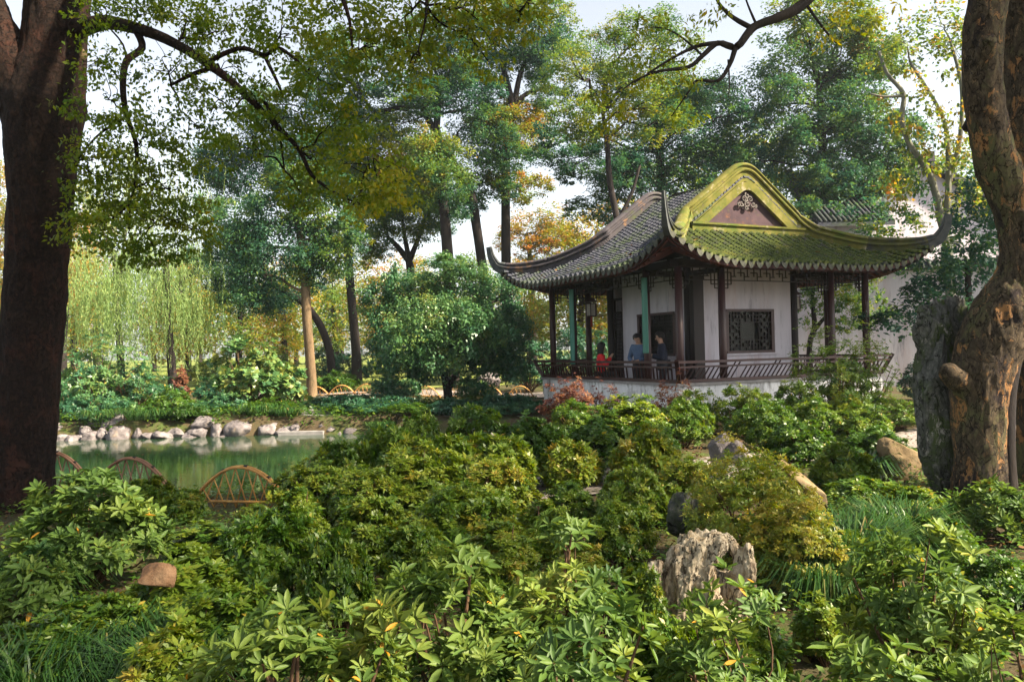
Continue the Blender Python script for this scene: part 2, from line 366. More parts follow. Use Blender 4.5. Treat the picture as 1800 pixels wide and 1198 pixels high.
# --- plinth, floor, parapet
mb = MB(); mb.box(-3.12, 3.12, -3.12, 3.12, -.9, .36); mb.build('plinth', M['plaster_base'], pav)
mb = MB(); mb.box(-2.98, 2.98, -2.98, 2.98, .362, .40); mb.build('floor', M['stone'], pav)
for k in range(4):
    mb = MB()
    if k == 0: mb.box(-3.14, 3.14, -3.14, -2.96, .363, .78)
    elif k == 1: mb.box(-3.138, 1.0, 2.962, 3.14, .363, .78)
    elif k == 2: mb.box(-3.137, -2.962, -2.957, 2.957, .363, .78)
    else: mb.box(2.962, 3.137, -2.957, 2.957, .363, .78)
    mb.build('parapet_wall', M['plaster_base'], pav)
mb = MB()
mb.box(-3.19, 3.19, -3.19, -2.75, .783, .84); mb.box(-3.188, 3.188, 2.75, 3.188, .783, .838)
mb.box(-3.186, -2.75, -2.748, 2.748, .783, .839); mb.box(2.75, 3.186, -2.748, 2.748, .783, .839)
mb.build('bench_seat', M['stone'], pav)

# --- leaning railing (bench back) on four sides
def side_map(k):
    # maps (s along, outward o, z) to local
    return [lambda s, o, z: (s, -o, z), lambda s, o, z: (-s, o, z), lambda s, o, z: (-o, -s, z), lambda s, o, z: (o, s, z)][k]
def lean(z): return 3.13 + (z - .88) / .42 * .17
bal_mesh = {}
for k in range(4):
    mp_ = side_map(k)
    for zz, hh, nm in ((.885, .07, 'bottom_rail'), (1.19, .04, 'middle_rail'), (1.30, .055, 'top_rail')):
        e = lean(zz); mb = MB(); mb.bar(mp_(-e - .02, e, zz), mp_(e + .02, e, zz), .06, hh); mb.build(nm, M['redwood'], pav)
    for s in (-1, 1):
        mb = MB(); mb.bar(mp_(s * lean(.82), lean(.82) + .003, .82), mp_(s * (lean(1.34)), lean(1.34) + .003, 1.34), .085, .085); mb.build('corner_post', M['redwood'], pav)
    n = 46; sgn = 1 if k in (0, 3) else -1
    for i in range(n):
        s0 = -2.98 + 5.96 * i / (n - 1); tl = .11
        z1 = 1.175
        if i % 9 in (0, 1): z1 = 1.275
        if (i // 11) % 2 and i % 11 < 1: continue
        mb = MB(); a, b = mp_(s0 - .05, lean(.915), .915), mp_(s0 - .05 + tl * (z1 - .915) / .26, lean(z1), z1)
        mb.bar(a, b, .034, .03); mb.build('baluster', M['redwood'], pav)

# --- columns, bases, beams, fretwork
outer = [(-2.9, -2.9), (-1.7, -2.9), (1.7, -2.9), (2.9, -2.9), (-2.9, -1.7), (-2.9, 1.7), (-2.9, 2.9), (-1.7, 2.9), (1.7, 2.9), (2.9, 2.9), (2.9, -1.7), (2.9, 1.7)]
inner = [(-1.7, -1.7), (1.7, -1.7), (-1.7, 1.7), (1.7, 1.7)]
cme = MB().lathe([(.085, .42), (.088, 1.6), (.082, 3.44)], 14).mesh('column', M['redwood'])
bme = MB().lathe([(.12, .395), (.15, .44), (.15, .50), (.11, .55), (.09, .553)], 14).mesh('column_base', M['stone'])
for (x, y) in outer:
    c = link('column', cme, pav, (x, y, 0)); link('column_base', bme, c)
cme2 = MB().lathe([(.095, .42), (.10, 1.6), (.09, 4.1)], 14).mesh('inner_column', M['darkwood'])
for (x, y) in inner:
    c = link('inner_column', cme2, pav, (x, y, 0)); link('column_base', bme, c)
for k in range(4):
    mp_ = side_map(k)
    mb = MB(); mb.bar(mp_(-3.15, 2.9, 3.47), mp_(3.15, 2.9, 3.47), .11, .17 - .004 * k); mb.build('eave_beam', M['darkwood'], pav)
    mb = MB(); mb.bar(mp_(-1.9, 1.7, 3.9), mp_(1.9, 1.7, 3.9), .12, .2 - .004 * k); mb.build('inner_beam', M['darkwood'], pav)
for (x, y) in outer[1:3] + outer[4:6] + outer[7:9] + outer[10:12]:
    a = (x, y, 3.36); b = (x if abs(x) < 2 else math.copysign(1.7, x), y if abs(y) < 2 else math.copysign(1.7, y), 3.36)
    mb = MB(); mb.bar(a, b, .09, .13); mb.build('tie_beam', M['darkwood'], pav)

def fret(mp_, s0, s1, o, ztop, h, seed):
    """hanging fretwork panel between two columns: stepped bars, deeper beside the columns"""
    mb = MB(); w = .022; cell = .098; n = max(3, round((s1 - s0) / cell)); c = (s1 - s0) / n
    def hb(i0, i1, z): mb.bar(mp_(s0 + i0 * c, o, z), mp_(s0 + i1 * c, o, z), w, w)
    def vb(i, z0, z1): mb.bar(mp_(s0 + i * c, o + .002, z0), mp_(s0 + i * c, o + .002, z1), w * .95, w * .95)
    hb(0, n, ztop); r = h / 3
    for i in range(n):
        e = min(i, n - 1 - i)
        dp = 3 + (2 if e < 1 else 1 if e < 2 else 0)
        if i % 4 == 0: hb(i, i + 2.0, ztop - r); vb(i + 1, ztop - 2 * r, ztop)
        if i % 4 == 1: vb(i + 1, ztop - r, ztop - 3 * r)
        if i % 4 == 2: hb(i, i + 1.5, ztop - 2 * r); vb(i + 1, ztop, ztop - r)
        if i % 4 == 3: hb(i - 1, i + 1, ztop - r * 3); vb(i, ztop - r, ztop - 2 * r)
        if dp > 3:
            for q in range(3, dp + 1): hb(i, i + 1, ztop - q * r)
            vb(i, ztop - r, ztop - dp * r); vb(i + 1, ztop - r, ztop - dp * r)
    hb(0, n, ztop - h)
    return mb.build('fretwork', M['darkwood'], pav)
for k in range(4):
    for (a, b) in ((-2.81, -1.79), (-1.61, 1.61), (1.79, 2.81)):
        fret(side_map(k), a, b, 2.9, 3.38, .27, k)

# --- room walls with lattice windows
def wall_with_window(face, o, s0, s1, z0, z1, w0, w1, wz0, wz1, th=.11):
    mp_ = side_map(face); mb = MB()
    def bx(a, b, c, d):
        V = [mp_(s, oo, z) for z in (c, d) for (s, oo) in ((a, o - th), (b, o - th), (b, o), (a, o))]
        mb.add(V, [(0, 3, 2, 1), (4, 5, 6, 7), (0, 1, 5, 4), (1, 2, 6, 5), (2, 3, 7, 6), (3, 0, 4, 7)])
    bx(s0, w0, z0, z1); bx(w1, s1, z0, z1); bx(w0, w1, z0, wz0); bx(w0, w1, wz1, z1)
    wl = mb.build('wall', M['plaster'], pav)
    # window frame and lattice
    mb = MB(); t = .06; oc = o + .012
    def B(a, b, c, d, w=t, h=.1): mb.bar(mp_(a, oc - .03, c), mp_(b, oc - .03, d), h if abs(a - b) < 1e-6 else h, w)
    fr = MB()
    for (a, b, c, d) in ((w0, w1, wz0 + t/2, wz0 + t/2), (w0, w1, wz1 - t/2, wz1 - t/2)):
        fr.bar(mp_(a, oc - .03, c), mp_(b, oc - .03, d), .10, t)
    for s in (w0 + t/2, w1 - t/2):
        fr.bar(mp_(s, oc - .031, wz0 + t), mp_(s, oc - .031, wz1 - t), .098, t, up=Vector(mp_(0, 1, 0)))
    win = fr.build('window', M['redwood'], pav)
    ins = MB(); W_, H_ = w1 - w0 - 2*t, wz1 - wz0 - 2*t
    a0, c0 = w0 + t, wz0 + t; rs = random.Random(face * 7 + 3)
    cx0, cx1, cz0, cz1 = a0 + W_*.29, a0 + W_*.71, c0 + H_*.27, c0 + H_*.73
    q = .026; oz = o - .03
    def hb(sa, sb, z): ins.bar(mp_(sa, oz, z), mp_(sb, oz, z), q, q)
    def vb(s, za, zb): ins.bar(mp_(s, oz - .002, za), mp_(s, oz - .002, zb), q*.94, q*.94)
    nxc, nzc = 14, 11; sx, sz = W_/nxc, H_/nzc
    for i in range(nxc + 1):
        for j in range(nzc):
            s, za, zb = a0 + i*sx, c0 + j*sz, c0 + (j+1)*sz
            if cx0 < s < cx1 and za > cz0 - sz*.9 and zb < cz1 + sz*.9: continue
            if (i + j) % 2 == 0 or rs.random() < .45: vb(s, za - sz*.1, zb + sz*.1)
    for j in range(nzc + 1):
        for i in range(nxc):
            z, sa, sb = c0 + j*sz, a0 + i*sx, a0 + (i+1)*sx
            if cz0 < z < cz1 and sa > cx0 - sx*.9 and sb < cx1 + sx*.9: continue
            if (i + j) % 2 == 1 or rs.random() < .4: hb(sa - sx*.1, sb + sx*.1, z)
    for s in (cx0, cx1): vb(s, c0, c0 + H_)
    for z in (cz0, cz1): hb(a0, a0 + W_, z)
    link_l = ins.build('lattice', M['darkwood'], win)
    pane = MB(); V = [mp_(s, o - .055, z) for (s, z) in ((a0, c0), (a0 + W_, c0), (a0 + W_, c0 + H_), (a0, c0 + H_))] + [mp_(s, o - .060, z) for (s, z) in ((a0, c0), (a0 + W_, c0), (a0 + W_, c0 + H_), (a0, c0 + H_))]
    pane.add(V, [(0, 1, 2, 3), (7, 6, 5, 4), (0, 4, 5, 1), (1, 5, 6, 2), (2, 6, 7, 3), (3, 7, 4, 0)])
    pane.build('pane', M['glass'], win)
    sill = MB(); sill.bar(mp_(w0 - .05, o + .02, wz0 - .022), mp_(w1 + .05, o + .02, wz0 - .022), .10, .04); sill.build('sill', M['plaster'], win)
wall_with_window(0, 1.7, -1.6, 1.6, .40, 3.95, -.55, 1.0, 1.43, 2.53)
wall_with_window(2, 1.7, -1.10, 1.605, .40, 3.95, -.40, 1.18, 1.40, 2.50)     # side 2 runs s = -y
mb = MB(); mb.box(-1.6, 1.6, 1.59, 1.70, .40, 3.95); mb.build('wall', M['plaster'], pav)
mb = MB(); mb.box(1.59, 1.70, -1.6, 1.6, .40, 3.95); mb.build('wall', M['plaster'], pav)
# dark lattice door leaf beside the left wall
def door_leaf(mp_, s0, s1, o):
    mb = MB(); t = .06
    for s in (s0 + t/2, s1 - t/2): mb.bar(mp_(s, o, .41), mp_(s, o, 3.0), t, t)
    for z in (.45, 1.1, 1.2, 2.6, 2.97): mb.bar(mp_(s0 + t, o, z), mp_(s1 - t, o, z), t*.9, t)
    d = mb.build('door', M['darkwood'], pav)
    p = MB(); p.bar(mp_(s0 + t, o, .775), mp_(s1 - t, o, .775), .02, .6); p.build('door_panel', M['darkwood'], d)
    l = MB()
    for i in range(1, 6): s = s0 + t + (s1 - s0 - 2*t) * i/6; l.bar(mp_(s, o + .003, 1.22), mp_(s, o + .003, 2.58), .016, .016)
    for i in range(1, 14): z = 1.2 + 1.4 * i/14; l.bar(mp_(s0 + t, o - .003, z), mp_(s1 - t, o - .003, z), .016, .016)
    l.build('lattice', M['darkwood'], d)
door_leaf(side_map(2), -1.6, -1.10, 1.66)
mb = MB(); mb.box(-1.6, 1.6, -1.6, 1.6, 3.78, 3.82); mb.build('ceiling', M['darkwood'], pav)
mb = MB(); mb.box(-1.2, 1.55, -1.22, -1.18, .41, 3.77); mb.build('added_dark_panel', M['darkwood'], pav)  # unseen dark panel, added to keep the gable side window dark
mb = MB(); mb.box(-1.24, -1.20, -1.55, 1.55, .41, 3.77); mb.build('added_dark_panel', M['darkwood'], pav)  # second added panel, darkens the view through the left window

# --- couplet boards on columns
def couplet(mp_, s, o, z0, z1, w, mat, ink):
    mb = MB(); n = 6; V, F = [], []
    for z in (z0, z1):
        for dd in (0, .018):
            for i in range(n + 1):
                a = (i / n - .5) * 2; V.append(mp_(s + a * w/2, o + dd - .05 * a * a, z))
    m1 = n + 1
    for i in range(n):
        F.append((m1+i, m1+i+1, 3*m1+i+1, 3*m1+i)); F.append((i+1, i, 2*m1+i, 2*m1+i+1))
        F.append((2*m1+i, 3*m1+i, 3*m1+i+1, 2*m1+i+1)); F.append((i, i+1, m1+i+1, m1+i))
    F.append((0, m1, 3*m1, 2*m1)); F.append((n, 2*m1+n, 3*m1+n, m1+n))
    mb.add(V, F); b = mb.build('couplet_board', mat, pav)
    if ink:
        for j in range(4):
            zc = z1 - .35 - j * .17; g_ = MB()
            for (a0, b0, a1, b1) in ((-.035, .05, .035, .05), (0, .06, 0, -.06), (-.04, 0, .04, .01), (-.03, -.05, .035, -.055), (-.035, .03, -.03, -.04)):
                g_.bar(mp_(s + a0, o + .024, zc + b0), mp_(s + a1, o + .024, zc + b1), .012, .018)
            g_.build('painted_character', M['orange_ink'], b)
    return b
couplet(side_map(2), 1.7, 2.99, 1.50, 3.25, .21, M['green_board'], False)
couplet(side_map(2), -1.7, 2.99, 1.22, 3.25, .21, M['green_board'], False)
couplet(side_map(0), -1.7, 1.80, 1.30, 3.0, .20, M['darkwood'], True)
mb = MB(); mb.bar(side_map(0)(-1.70, 2.02, .42), side_map(0)(-1.70, 2.02, 3.3), .16, .30, up=(1, 0, 0)); mb.build('door_post', M['darkwood'], pav)

# --- roof: boarding, tile rows, drip tiles, fascia, rafters
roof = link('roof', None, pav)
def roof_sheet():
    V, F = [], []
    for face in range(4):
        ws = [-A + 2*A*i/64 for i in range(65)]; nd = 22; o = len(V)
        for w in ws:
            dm = d_max(face, w) if face < 2 else (A if abs(w) <= A - G else A - abs(w))
            for j in range(nd + 1): V.append(roof_pt(face, w, dm * j/nd))
        for i in range(64):
            for j in range(nd):
                a = o + i*(nd+1) + j; q = (a, a + nd + 1, a + nd + 2, a + 1)
                F.append(q if face in (0, 3) else q[::-1])
    return V, F
V, F = roof_sheet()
# underside copy closes the sheet as a thin slab
nV = len(V); V2 = V + [(x, y, z - .13) for x, y, z in V]; F2 = F + [tuple(i + nV for i in f[::-1]) for f in F]
mb = MB(); mb.add(V, F, True); bpan = mb.mesh('roof', M['tile_pan']); roof.parent = pav
roof_o = bpy.data.objects.new('roof', bpan); COL.objects.link(roof_o); roof_o.parent = pav
bpy.data.objects.remove(roof, do_unlink=True); roof = roof_o; roof.name = 'roof'
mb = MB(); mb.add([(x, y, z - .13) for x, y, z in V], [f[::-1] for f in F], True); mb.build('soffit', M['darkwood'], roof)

SP = .235
def tile_row(face, w):
    dm = d_max(face, w)
    if dm < .12: return None
    exp = .105; n = max(1, int(dm * 1.18 / exp)); r = .078; Vv, Ff = [], []
    seg = 5; rj = random.Random(int(w * 1000) + face * 77); w += rj.uniform(-.008, .008); zj = rj.uniform(-.006, .008)
    for j in range(n):
        jw, jz = rj.uniform(-.006, .006), zj + rj.uniform(-.004, .006) + (.012 if rj.random() < .03 else 0)
        d0, d1 = dm * j/n, min(dm * (j + 1.12)/n, dm)
        if j == 0: d0 = -.03
        for (dd, rr, zz) in ((d0, r * 1.06, .022), (d1, r * .9, .004)):
            p = roof_pt(face, w, max(dd, -.03))
            if dd < 0: p = roof_pt(face, w, 0); 
            px_, py_, pz_ = p
            for i in range(seg + 1):
                a = math.pi * i / seg; ofs = -math.cos(a) * rr; up = math.sin(a) * rr * .85 + zz
                if dd < 0:
                    ox, oy = [(0, -.04), (0, .04), (-.04, 0), (.04, 0)][face]
                else: ox = oy = 0
                if face < 2: Vv.append((px_ + ofs + ox + jw, py_ + oy, pz_ + up + jz))
                else: Vv.append((px_ + ox, py_ + ofs + oy + jw, pz_ + up + jz))
        o = len(Vv) - 2 * (seg + 1)
        for i in range(seg):
            q = (o+i, o+i+1, o+seg+1+i+1, o+seg+1+i); Ff.append(q if face in (0, 3) else q[::-1])
        cap = tuple(o + i for i in range(seg + 1)); Ff.append(cap[::-1] if face in (0, 3) else cap)
    mb = MB(); mb.add(Vv, Ff, False); return mb
dme = {}
for mk in ('drip',):
    for ax in (0, 1):
        mb = MB(); out_ = []
        for t in (0, .02):
            for (a, z) in ((-.085, .04), (-.092, -.02), (-.055, -.085), (0, -.13), (.055, -.085), (.092, -.02), (.085, .04), (0, .005)):
                out_.append((a, t, z) if ax == 0 else (t, a, z))
        nn = 8; Fd = [tuple(range(nn)), tuple(range(nn, 2*nn))[::-1]] + [(i, i + nn, (i+1) % nn + nn, (i+1) % nn) for i in range(nn)]
        mb.add(out_, Fd); dme[ax] = mb.mesh('drip_tile', M['drip'])
nrow = int(A / SP)
for face in range(4):
    mat = M['tile_moss'] if face == 0 else M['tile_grey']
    for i in range(-nrow, nrow + 1):
        mb = tile_row(face, i * SP)
        if mb: mb.build('tile_row', mat, roof)
    for i in range(-nrow, nrow):
        w = (i + .5) * SP; p = Vector(roof_pt(face, w, 0.0)); ox = [(0, -.05, 0), (0, .03, 0), (-.05, 0, 0), (.03, 0, 0)][face]
        o = link('drip_tile', dme[0 if face < 2 else 1], roof, p + Vector(ox) + Vector((0, 0, .012 * math.sin(i * 7.3 + face)))); o.rotation_euler = (.10 * math.sin(i * 3.7), .10 * math.sin(i * 5.3 + 1), .06 * math.sin(i * 2.9))
# fascia boards and rafters under the eaves
for face in range(4):
    mb = MB(); V, F = [], []
    for i in range(65):
        w = -A*.995 + 2*A*.995*i/64
        for (d, dz) in ((.08, -.02), (.08, -.16), (.13, -.16), (.13, -.02)): V.append(roof_pt(face, w, min(d, A - abs(w) + .05), dz))
    for i in range(64):
        for j in range(4):
            q = (i*4+j, i*4+(j+1) % 4, (i+1)*4+(j+1) % 4, (i+1)*4+j); F.append(q)
    mb.add(V, F); mb.build('fascia', M['fascia'], roof)
    for i in range(-17, 18):
        w = i * .21; dm = min(1.5, A - abs(w)) 
        if dm < .3: continue
        mb = MB(); pts = [Vector(roof_pt(face, w, d, -.165)) for d in (.15, dm*.5 + .05, dm)]
        for a, b in zip(pts, pts[1:]): mb.bar(a, b, .06, .055)
        mb.build('rafter', M['fascia'], roof)

# --- ridges: gable edges running into the hips and up to the tips
def frame_sweep(path, prof_fn, smooth=False):
    V, F = [], []; m = len(path); n = None
    for i, p in enumerate(path):
        t = np.array(path[min(i+1, m-1)]) - np.array(path[max(i-1, 0)]); t /= np.linalg.norm(t)
        h = np.array([t[0], t[1], 0.0]); hn = np.linalg.norm(h)
        h = h / hn if hn > 1e-6 else np.array([1., 0, 0])
        wv = np.array([-h[1], h[0], 0]); nv = np.cross(t, wv) * 1.0
        if nv[2] < 0: nv = -nv
        pr = prof_fn(i / (m - 1)); n = len(pr)
        for (a, b) in pr: V.append(np.array(p) + wv * a + nv * b)
    for i in range(m - 1):
        for k in range(n): F.append((i*n+k, i*n+(k+1) % n, (i+1)*n+(k+1) % n, (i+1)*n+k))
    F.append(tuple(range(n))[::-1]); F.append(tuple((m-1)*n + k for k in range(n)))
    mb = MB(); mb.add(V, F, smooth); return mb
def hip_path(sx, sy, start_apex=True):
    pts = []
    if start_apex:
        for d in (4.0, 3.9, 3.75, 3.4, 3.1, 2.8, 2.5, 2.3):
            pts.append((sx * (A - d), sy * (A - G - .06), Z_EAVE + prof(d)))
    for d in (2.0, 1.75, 1.5, 1.2, .9, .6, .3, .1):
        pts.append((sx * (A - d), sy * (A - d), Z_EAVE + prof(d) + lift(A - d, d) - .03))
    for (e, dz) in ((.08, .64), (.16, .80), (.22, 1.02), (.25, 1.30)):
        pts.append((sx * (A + e), sy * (A + e), Z_EAVE + dz))
    return pts
for sy in (-1, 1):
    left, right = hip_path(-1, sy), hip_path(1, sy)
    full = catmull(left[::-1] + right[1:], 5); m = len(full)
    def scl(t):            # taper towards both tips
        e = min(t, 1 - t); return min(1.0, .24 + e * 4.6)
    mat = M['ridge_moss'] if sy < 0 else M['ridge_grey']
    def pr_wall(t):
        s = scl(t); return [(-.10*s, -.08), (.10*s, -.08), (.10*s, .17*s), (-.10*s, .17*s)]
    def pr_mould(t):
        s = scl(t); return [(-.15*s, .172*s), (.15*s, .172*s), (.165*s, .20*s), (.15*s, .232*s), (-.15*s, .232*s), (-.165*s, .20*s)]
    def pr_neck(t):
        s = scl(t); return [(-.105*s, .234*s), (.105*s, .234*s), (.105*s, .30*s), (-.105*s, .30*s)]
    def pr_cap(t):
        s = scl(t); return [(-.14*s, .302*s), (.14*s, .302*s), (.145*s, .335*s), (.085*s, .385*s), (0, .40*s), (-.085*s, .385*s), (-.145*s, .335*s)]
    for nm, fn in (('ridge_wall', pr_wall), ('ridge_moulding', pr_mould), ('ridge_neck', pr_neck), ('ridge_cap', pr_cap)):
        c0, c1 = int(m * .10), int(m * .90); e0, e1 = int(m * .20), int(m * .80); m2 = M['ridge_mid'] if sy < 0 else mat
        for lo, hi, mm, part in ((0, c0, M['tip_tile'], 'ridge_tip'), (c0, e0, m2, nm), (e0, e1, mat, nm), (e1, c1, m2, nm), (c1, m - 1, M['tip_tile'], 'ridge_tip')):
            frame_sweep(full[lo:hi + 1], (lambda t, lo=lo, hi=hi, fn=fn: fn((lo + t * (hi - lo)) / (m - 1))), nm == 'ridge_cap').build(part, mm, roof)
    # gable panel, inner bargeboard, base ridge
    yv = sy * (A - G - .02); mb = MB(); xs = np.linspace(-1.9, 1.9, 41)
    V = [(x, yv, Z_EAVE + prof(G) - .05) for x in xs] + [(x, yv, Z_EAVE + prof(A - abs(x)) + .02) for x in xs]
    F = [(i, i+1, 41+i+1, 41+i) if sy < 0 else (41+i, 41+i+1, i+1, i) for i in range(40)]
    mb.add(V, F); mb.build('gable_panel', M['gable_panel'], roof)
    brd = [(x, sy * (A - G + .05), Z_EAVE + prof(A - abs(x)) - .30) for x in np.linspace(-1.52, 1.52, 31)]
    frame_sweep(brd, lambda t: [(-.05, 0), (.05, 0), (.05, .20), (-.05, .20)]).build('bargeboard', mat, roof)
    zb = Z_EAVE + prof(G)
    mb = MB(); mb.box(-1.78, 1.78, min(yv, yv + sy*.17), max(yv, yv + sy*.17), zb - .06, zb + .10)
    mb.box(-1.80, 1.80, min(yv, yv + sy*.22), max(yv, yv + sy*.22), zb + .102, zb + .15); mb.build('gable_base_ridge', mat, roof)
# relief ornament: curling plaster clouds on the visible gable
mb = MB(); rs = random.Random(5); y0 = -(A - G) - .03
def curl(cx, cz, r, turns, sgn, a0):
    pts, rad = [], []
    for i in range(22):
        t = i / 21; a = a0 + sgn * turns * 2 * math.pi * t; rr = r * (1 - .82 * t)
        pts.append((cx + rr * math.cos(a), y0 - .015 - .02 * t, cz + rr * math.sin(a))); rad.append(.021 - .007 * t)
    mb.tube(pts, rad, 6)
zc = Z_EAVE + prof(3.0) + .10
for (cx, cz, r, tu, sg, a0) in ((-.13, .05, .13, 1.3, 1, -1), (.13, .05, .13, 1.3, -1, 4), (0, .17, .10, 1.2, 1, 2), (-.26, -.12, .10, 1.2, -1, 0), (.26, -.12, .10, 1.2, 1, 3), (0, -.12, .12, 1.3, 1, 1.5), (-.05, -.24, .08, 1.1, -1, 0), (.36, -.17, .07, 1.1, -1, 1), (-.36, -.16, .07, 1.1, 1, 1)):
    curl(cx * .72, zc + cz * .72, r * .74, tu, sg, a0)
mb.build('gable_ornament', M['ornament'], roof)

# --- hanging palace lanterns (things of their own)
def lantern(loc, label, s=1.0):
    e = tag(empty('palace_lantern', loc, .3), label, 'lantern', 'lanterns hung in the pavilion')
    def hexa(r): return [(r * math.cos(math.pi*k/3), r * math.sin(math.pi*k/3)) for k in range(6)]
    mb = MB()
    for z, r in ((0, .15*s), (.34*s, .15*s), (.40*s, .20*s)):
        h = hexa(r)
        for k in range(6): mb.bar((*h[k], z), (*h[(k+1) % 6], z), .022, .022)
    for x, y in hexa(.15*s): mb.bar((x, y, 0), (x, y, .36*s), .02, .02)
    mb.lathe([(.20*s, .40*s), (.07*s, .50*s), (.03*s, .52*s)], 6, smooth=False); mb.build('frame', M['redwood'], e)
    mb = MB()
    h = hexa(.138*s)
    for k in range(6):
        a, b = h[k], h[(k+1) % 6]; mb.add([(*a, .01), (*b, .01), (*b, .33*s), (*a, .33*s)], [(0, 1, 2, 3)])
    mb.build('shade', M['lamp_shade'], e)
    mb = MB(); mb.tube([(0, 0, .52*s), (0, 0, .52*s + .42)], [.008, .008], 5); mb.build('cord', M['darkwood'], e)
    mb = MB(); mb.tube([(0, 0, 0), (0, 0, -.06), (0, 0, -.3)], [.01, .025, .03], 6); mb.build('tassel', M['tassel'], e)
M['lamp_shade'] = surf('lamp_shade', [(.3, (.30, .27, .24)), (.7, (.42, .38, .33))], 8, 4, .7, 0)
M['tassel'] = surf('tassel', [(.3, (.25, .03, .02)), (.7, (.35, .05, .03))], 8, 4, .8, 0)
lantern(pav_pt(-2.3, 1.75, 2.53), 'dark red hexagonal lantern hanging under the left side of the pavilion eaves')
lantern(pav_pt(2.25, -1.2, 2.55), 'dark hexagonal lantern hanging beside the right columns of the pavilion')
# ------------------------------------------------------------------ foliage tools
def nrm(a): return a / (np.linalg.norm(a, axis=-1, keepdims=True) + 1e-9)
def leaf_quads(pos, d, n, L, W):
    """one folded rhombus per leaf -> V (4N,3)"""
    d = nrm(d); s = nrm(np.cross(d, n)); n = np.cross(s, d); L = L[:, None]; W = W[:, None]
    V = np.empty((len(pos), 4, 3))
    V[:, 0] = pos; V[:, 1] = pos + d * L * .45 + s * W * .5 + n * W * .10
    V[:, 2] = pos + d * L - n * L * .10; V[:, 3] = pos + d * L * .45 - s * W * .5 + n * W * .10
    return V.reshape(-1, 3)
def quad_mesh(name, V, tint, mat):
    n = len(V) // 4
    return raw_mesh(name, V, np.arange(4 * n), np.full(n, 4), [mat], tint=np.repeat(tint, 4))

def clump_leaves(rs, c, r, n, size, tint, tvar=.10, sub=None, flat=.9, droop=.35, aspect=.5):
    """leaves gathered into sub-clusters through an ellipsoid"""
    c, r = np.array(c, float), np.array(r, float); sub = sub or max(6, int(n / 70))
    u = nrm(rs.normal(size=(sub, 3))) * (rs.uniform(.12, 1, (sub, 1)) ** .42)
    cen = c + u * r; sr = r.mean() * rs.uniform(.20, .36, (sub, 1)); st = tint + rs.normal(0, tvar * .9, sub)
    k = rs.randint(0, sub, n); g = np.clip(rs.normal(0, .55, (n, 3)), -1.3, 1.3) * [1, 1, flat]
    pos = cen[k] + g * sr[k]
    d = nrm(pos - c) * .5 + rs.normal(0, .8, (n, 3)) + [0, 0, -droop]
    nn = rs.normal(0, .55, (n, 3)) + [0, 0, .9] + nrm(g) * .5
    L = size * rs.uniform(.65, 1.25, n); t = st[k] + rs.normal(0, tvar * .6, n)
    return leaf_quads(pos, d, nn, L, L * aspect), np.clip(t, 0, 1)

TREE_RAMP = [(0, (.020, .060, .052)), (.22, (.036, .105, .055)), (.45, (.085, .165, .030)), (.66, (.20, .23, .026)), (.83, (.32, .21, .035)), (1, (.40, .16, .045))]
M['leaf_tree'] = leaf_mat('leaf_tree', TREE_RAMP, .42, .5, .25)
M['leaf_canopy'] = leaf_mat('leaf_canopy', [(0, (.040, .085, .008)), (.4, (.095, .150, .012)), (.7, (.19, .215, .016)), (1, (.34, .27, .022))], .5, .45, .3)
M['leaf_azalea'] = leaf_mat('leaf_azalea', [(0, (.020, .052, .006)), (.4, (.052, .120, .013)), (.7, (.135, .195, .018)), (.9, (.24, .26, .03)), (1, (.36, .26, .04))], .3, .42, .4)
M['leaf_rhodo'] = leaf_mat('leaf_rhodo', [(0, (.030, .075, .022)), (.45, (.088, .150, .028)), (.75, (.17, .22, .038)), (.93, (.28, .28, .06)), (1, (.5, .25, .03))], .3, .5, .25)
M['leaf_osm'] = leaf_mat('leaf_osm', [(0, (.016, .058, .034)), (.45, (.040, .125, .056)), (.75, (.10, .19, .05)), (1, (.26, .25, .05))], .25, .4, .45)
M['leaf_willow'] = leaf_mat('leaf_willow', [(0, (.10, .19, .065)), (.5, (.19, .28, .09)), (1, (.32, .37, .13))], .45, .55, .2)
M['leaf_red'] = leaf_mat('leaf_red', [(0, (.06, .028, .02)), (.5, (.15, .055, .04)), (1, (.26, .13, .05))], .3, .5, .3)
M['grass'] = leaf_mat('grass', [(0, (.014, .045, .010)), (.55, (.035, .095, .018)), (.85, (.09, .14, .03)), (1, (.24, .19, .07))], .25, .45, .35)
M['litter'] = leaf_mat('litter', [(0, (.05, .028, .014)), (.35, (.11, .055, .022)), (.6, (.17, .09, .03)), (.75, (.06, .10, .02)), (1, (.12, .15, .03))], .15, .7, .2)
def bark(name, a, b, c, scale=5, bump=.8, layers=()):
    return surf(name, [(.3, a), (.55, b), (.75, c)], scale, 8, .9, bump, scale * 3.5, .15, .03, (1, 1, .3), layers)
M['bark_dark'] = bark('bark_dark', (.012, .010, .011), (.028, .022, .020), (.05, .038, .032), 4)
M['bark_left'] = crackle('bark_left', (.015, .009, .007), (.034, .019, .013), (.005, .003, .003), 13, (1, 1, .8), .05, [((.045, .018, .012), 2.2, .52, .66), ((.06, .065, .02), 4, .65, .70)], 1.0, .02, 1.3)
M['bark_tan'] = bark('bark_tan', (.09, .06, .035), (.17, .115, .065), (.24, .17, .10), 4, 1.0, [((.05, .045, .02), 3, .55, .66)])
M['bark_plane'] = crackle('bark_plane', (.055, .040, .026), (.125, .09, .055), (.014, .010, .009), 9, (1, 1, .5), .04, [((.085, .085, .035), 2.4, .50, .64), ((.025, .018, .018), 3.6, .54, .60), ((.25, .125, .05), 5.5, .55, .60), ((.20, .13, .08), 8, .60, .66)], 1.0, .03, 1.3)
M['bark_grey'] = bark('bark_grey', (.10, .10, .085), (.17, .17, .14), (.25, .24, .19), 3)
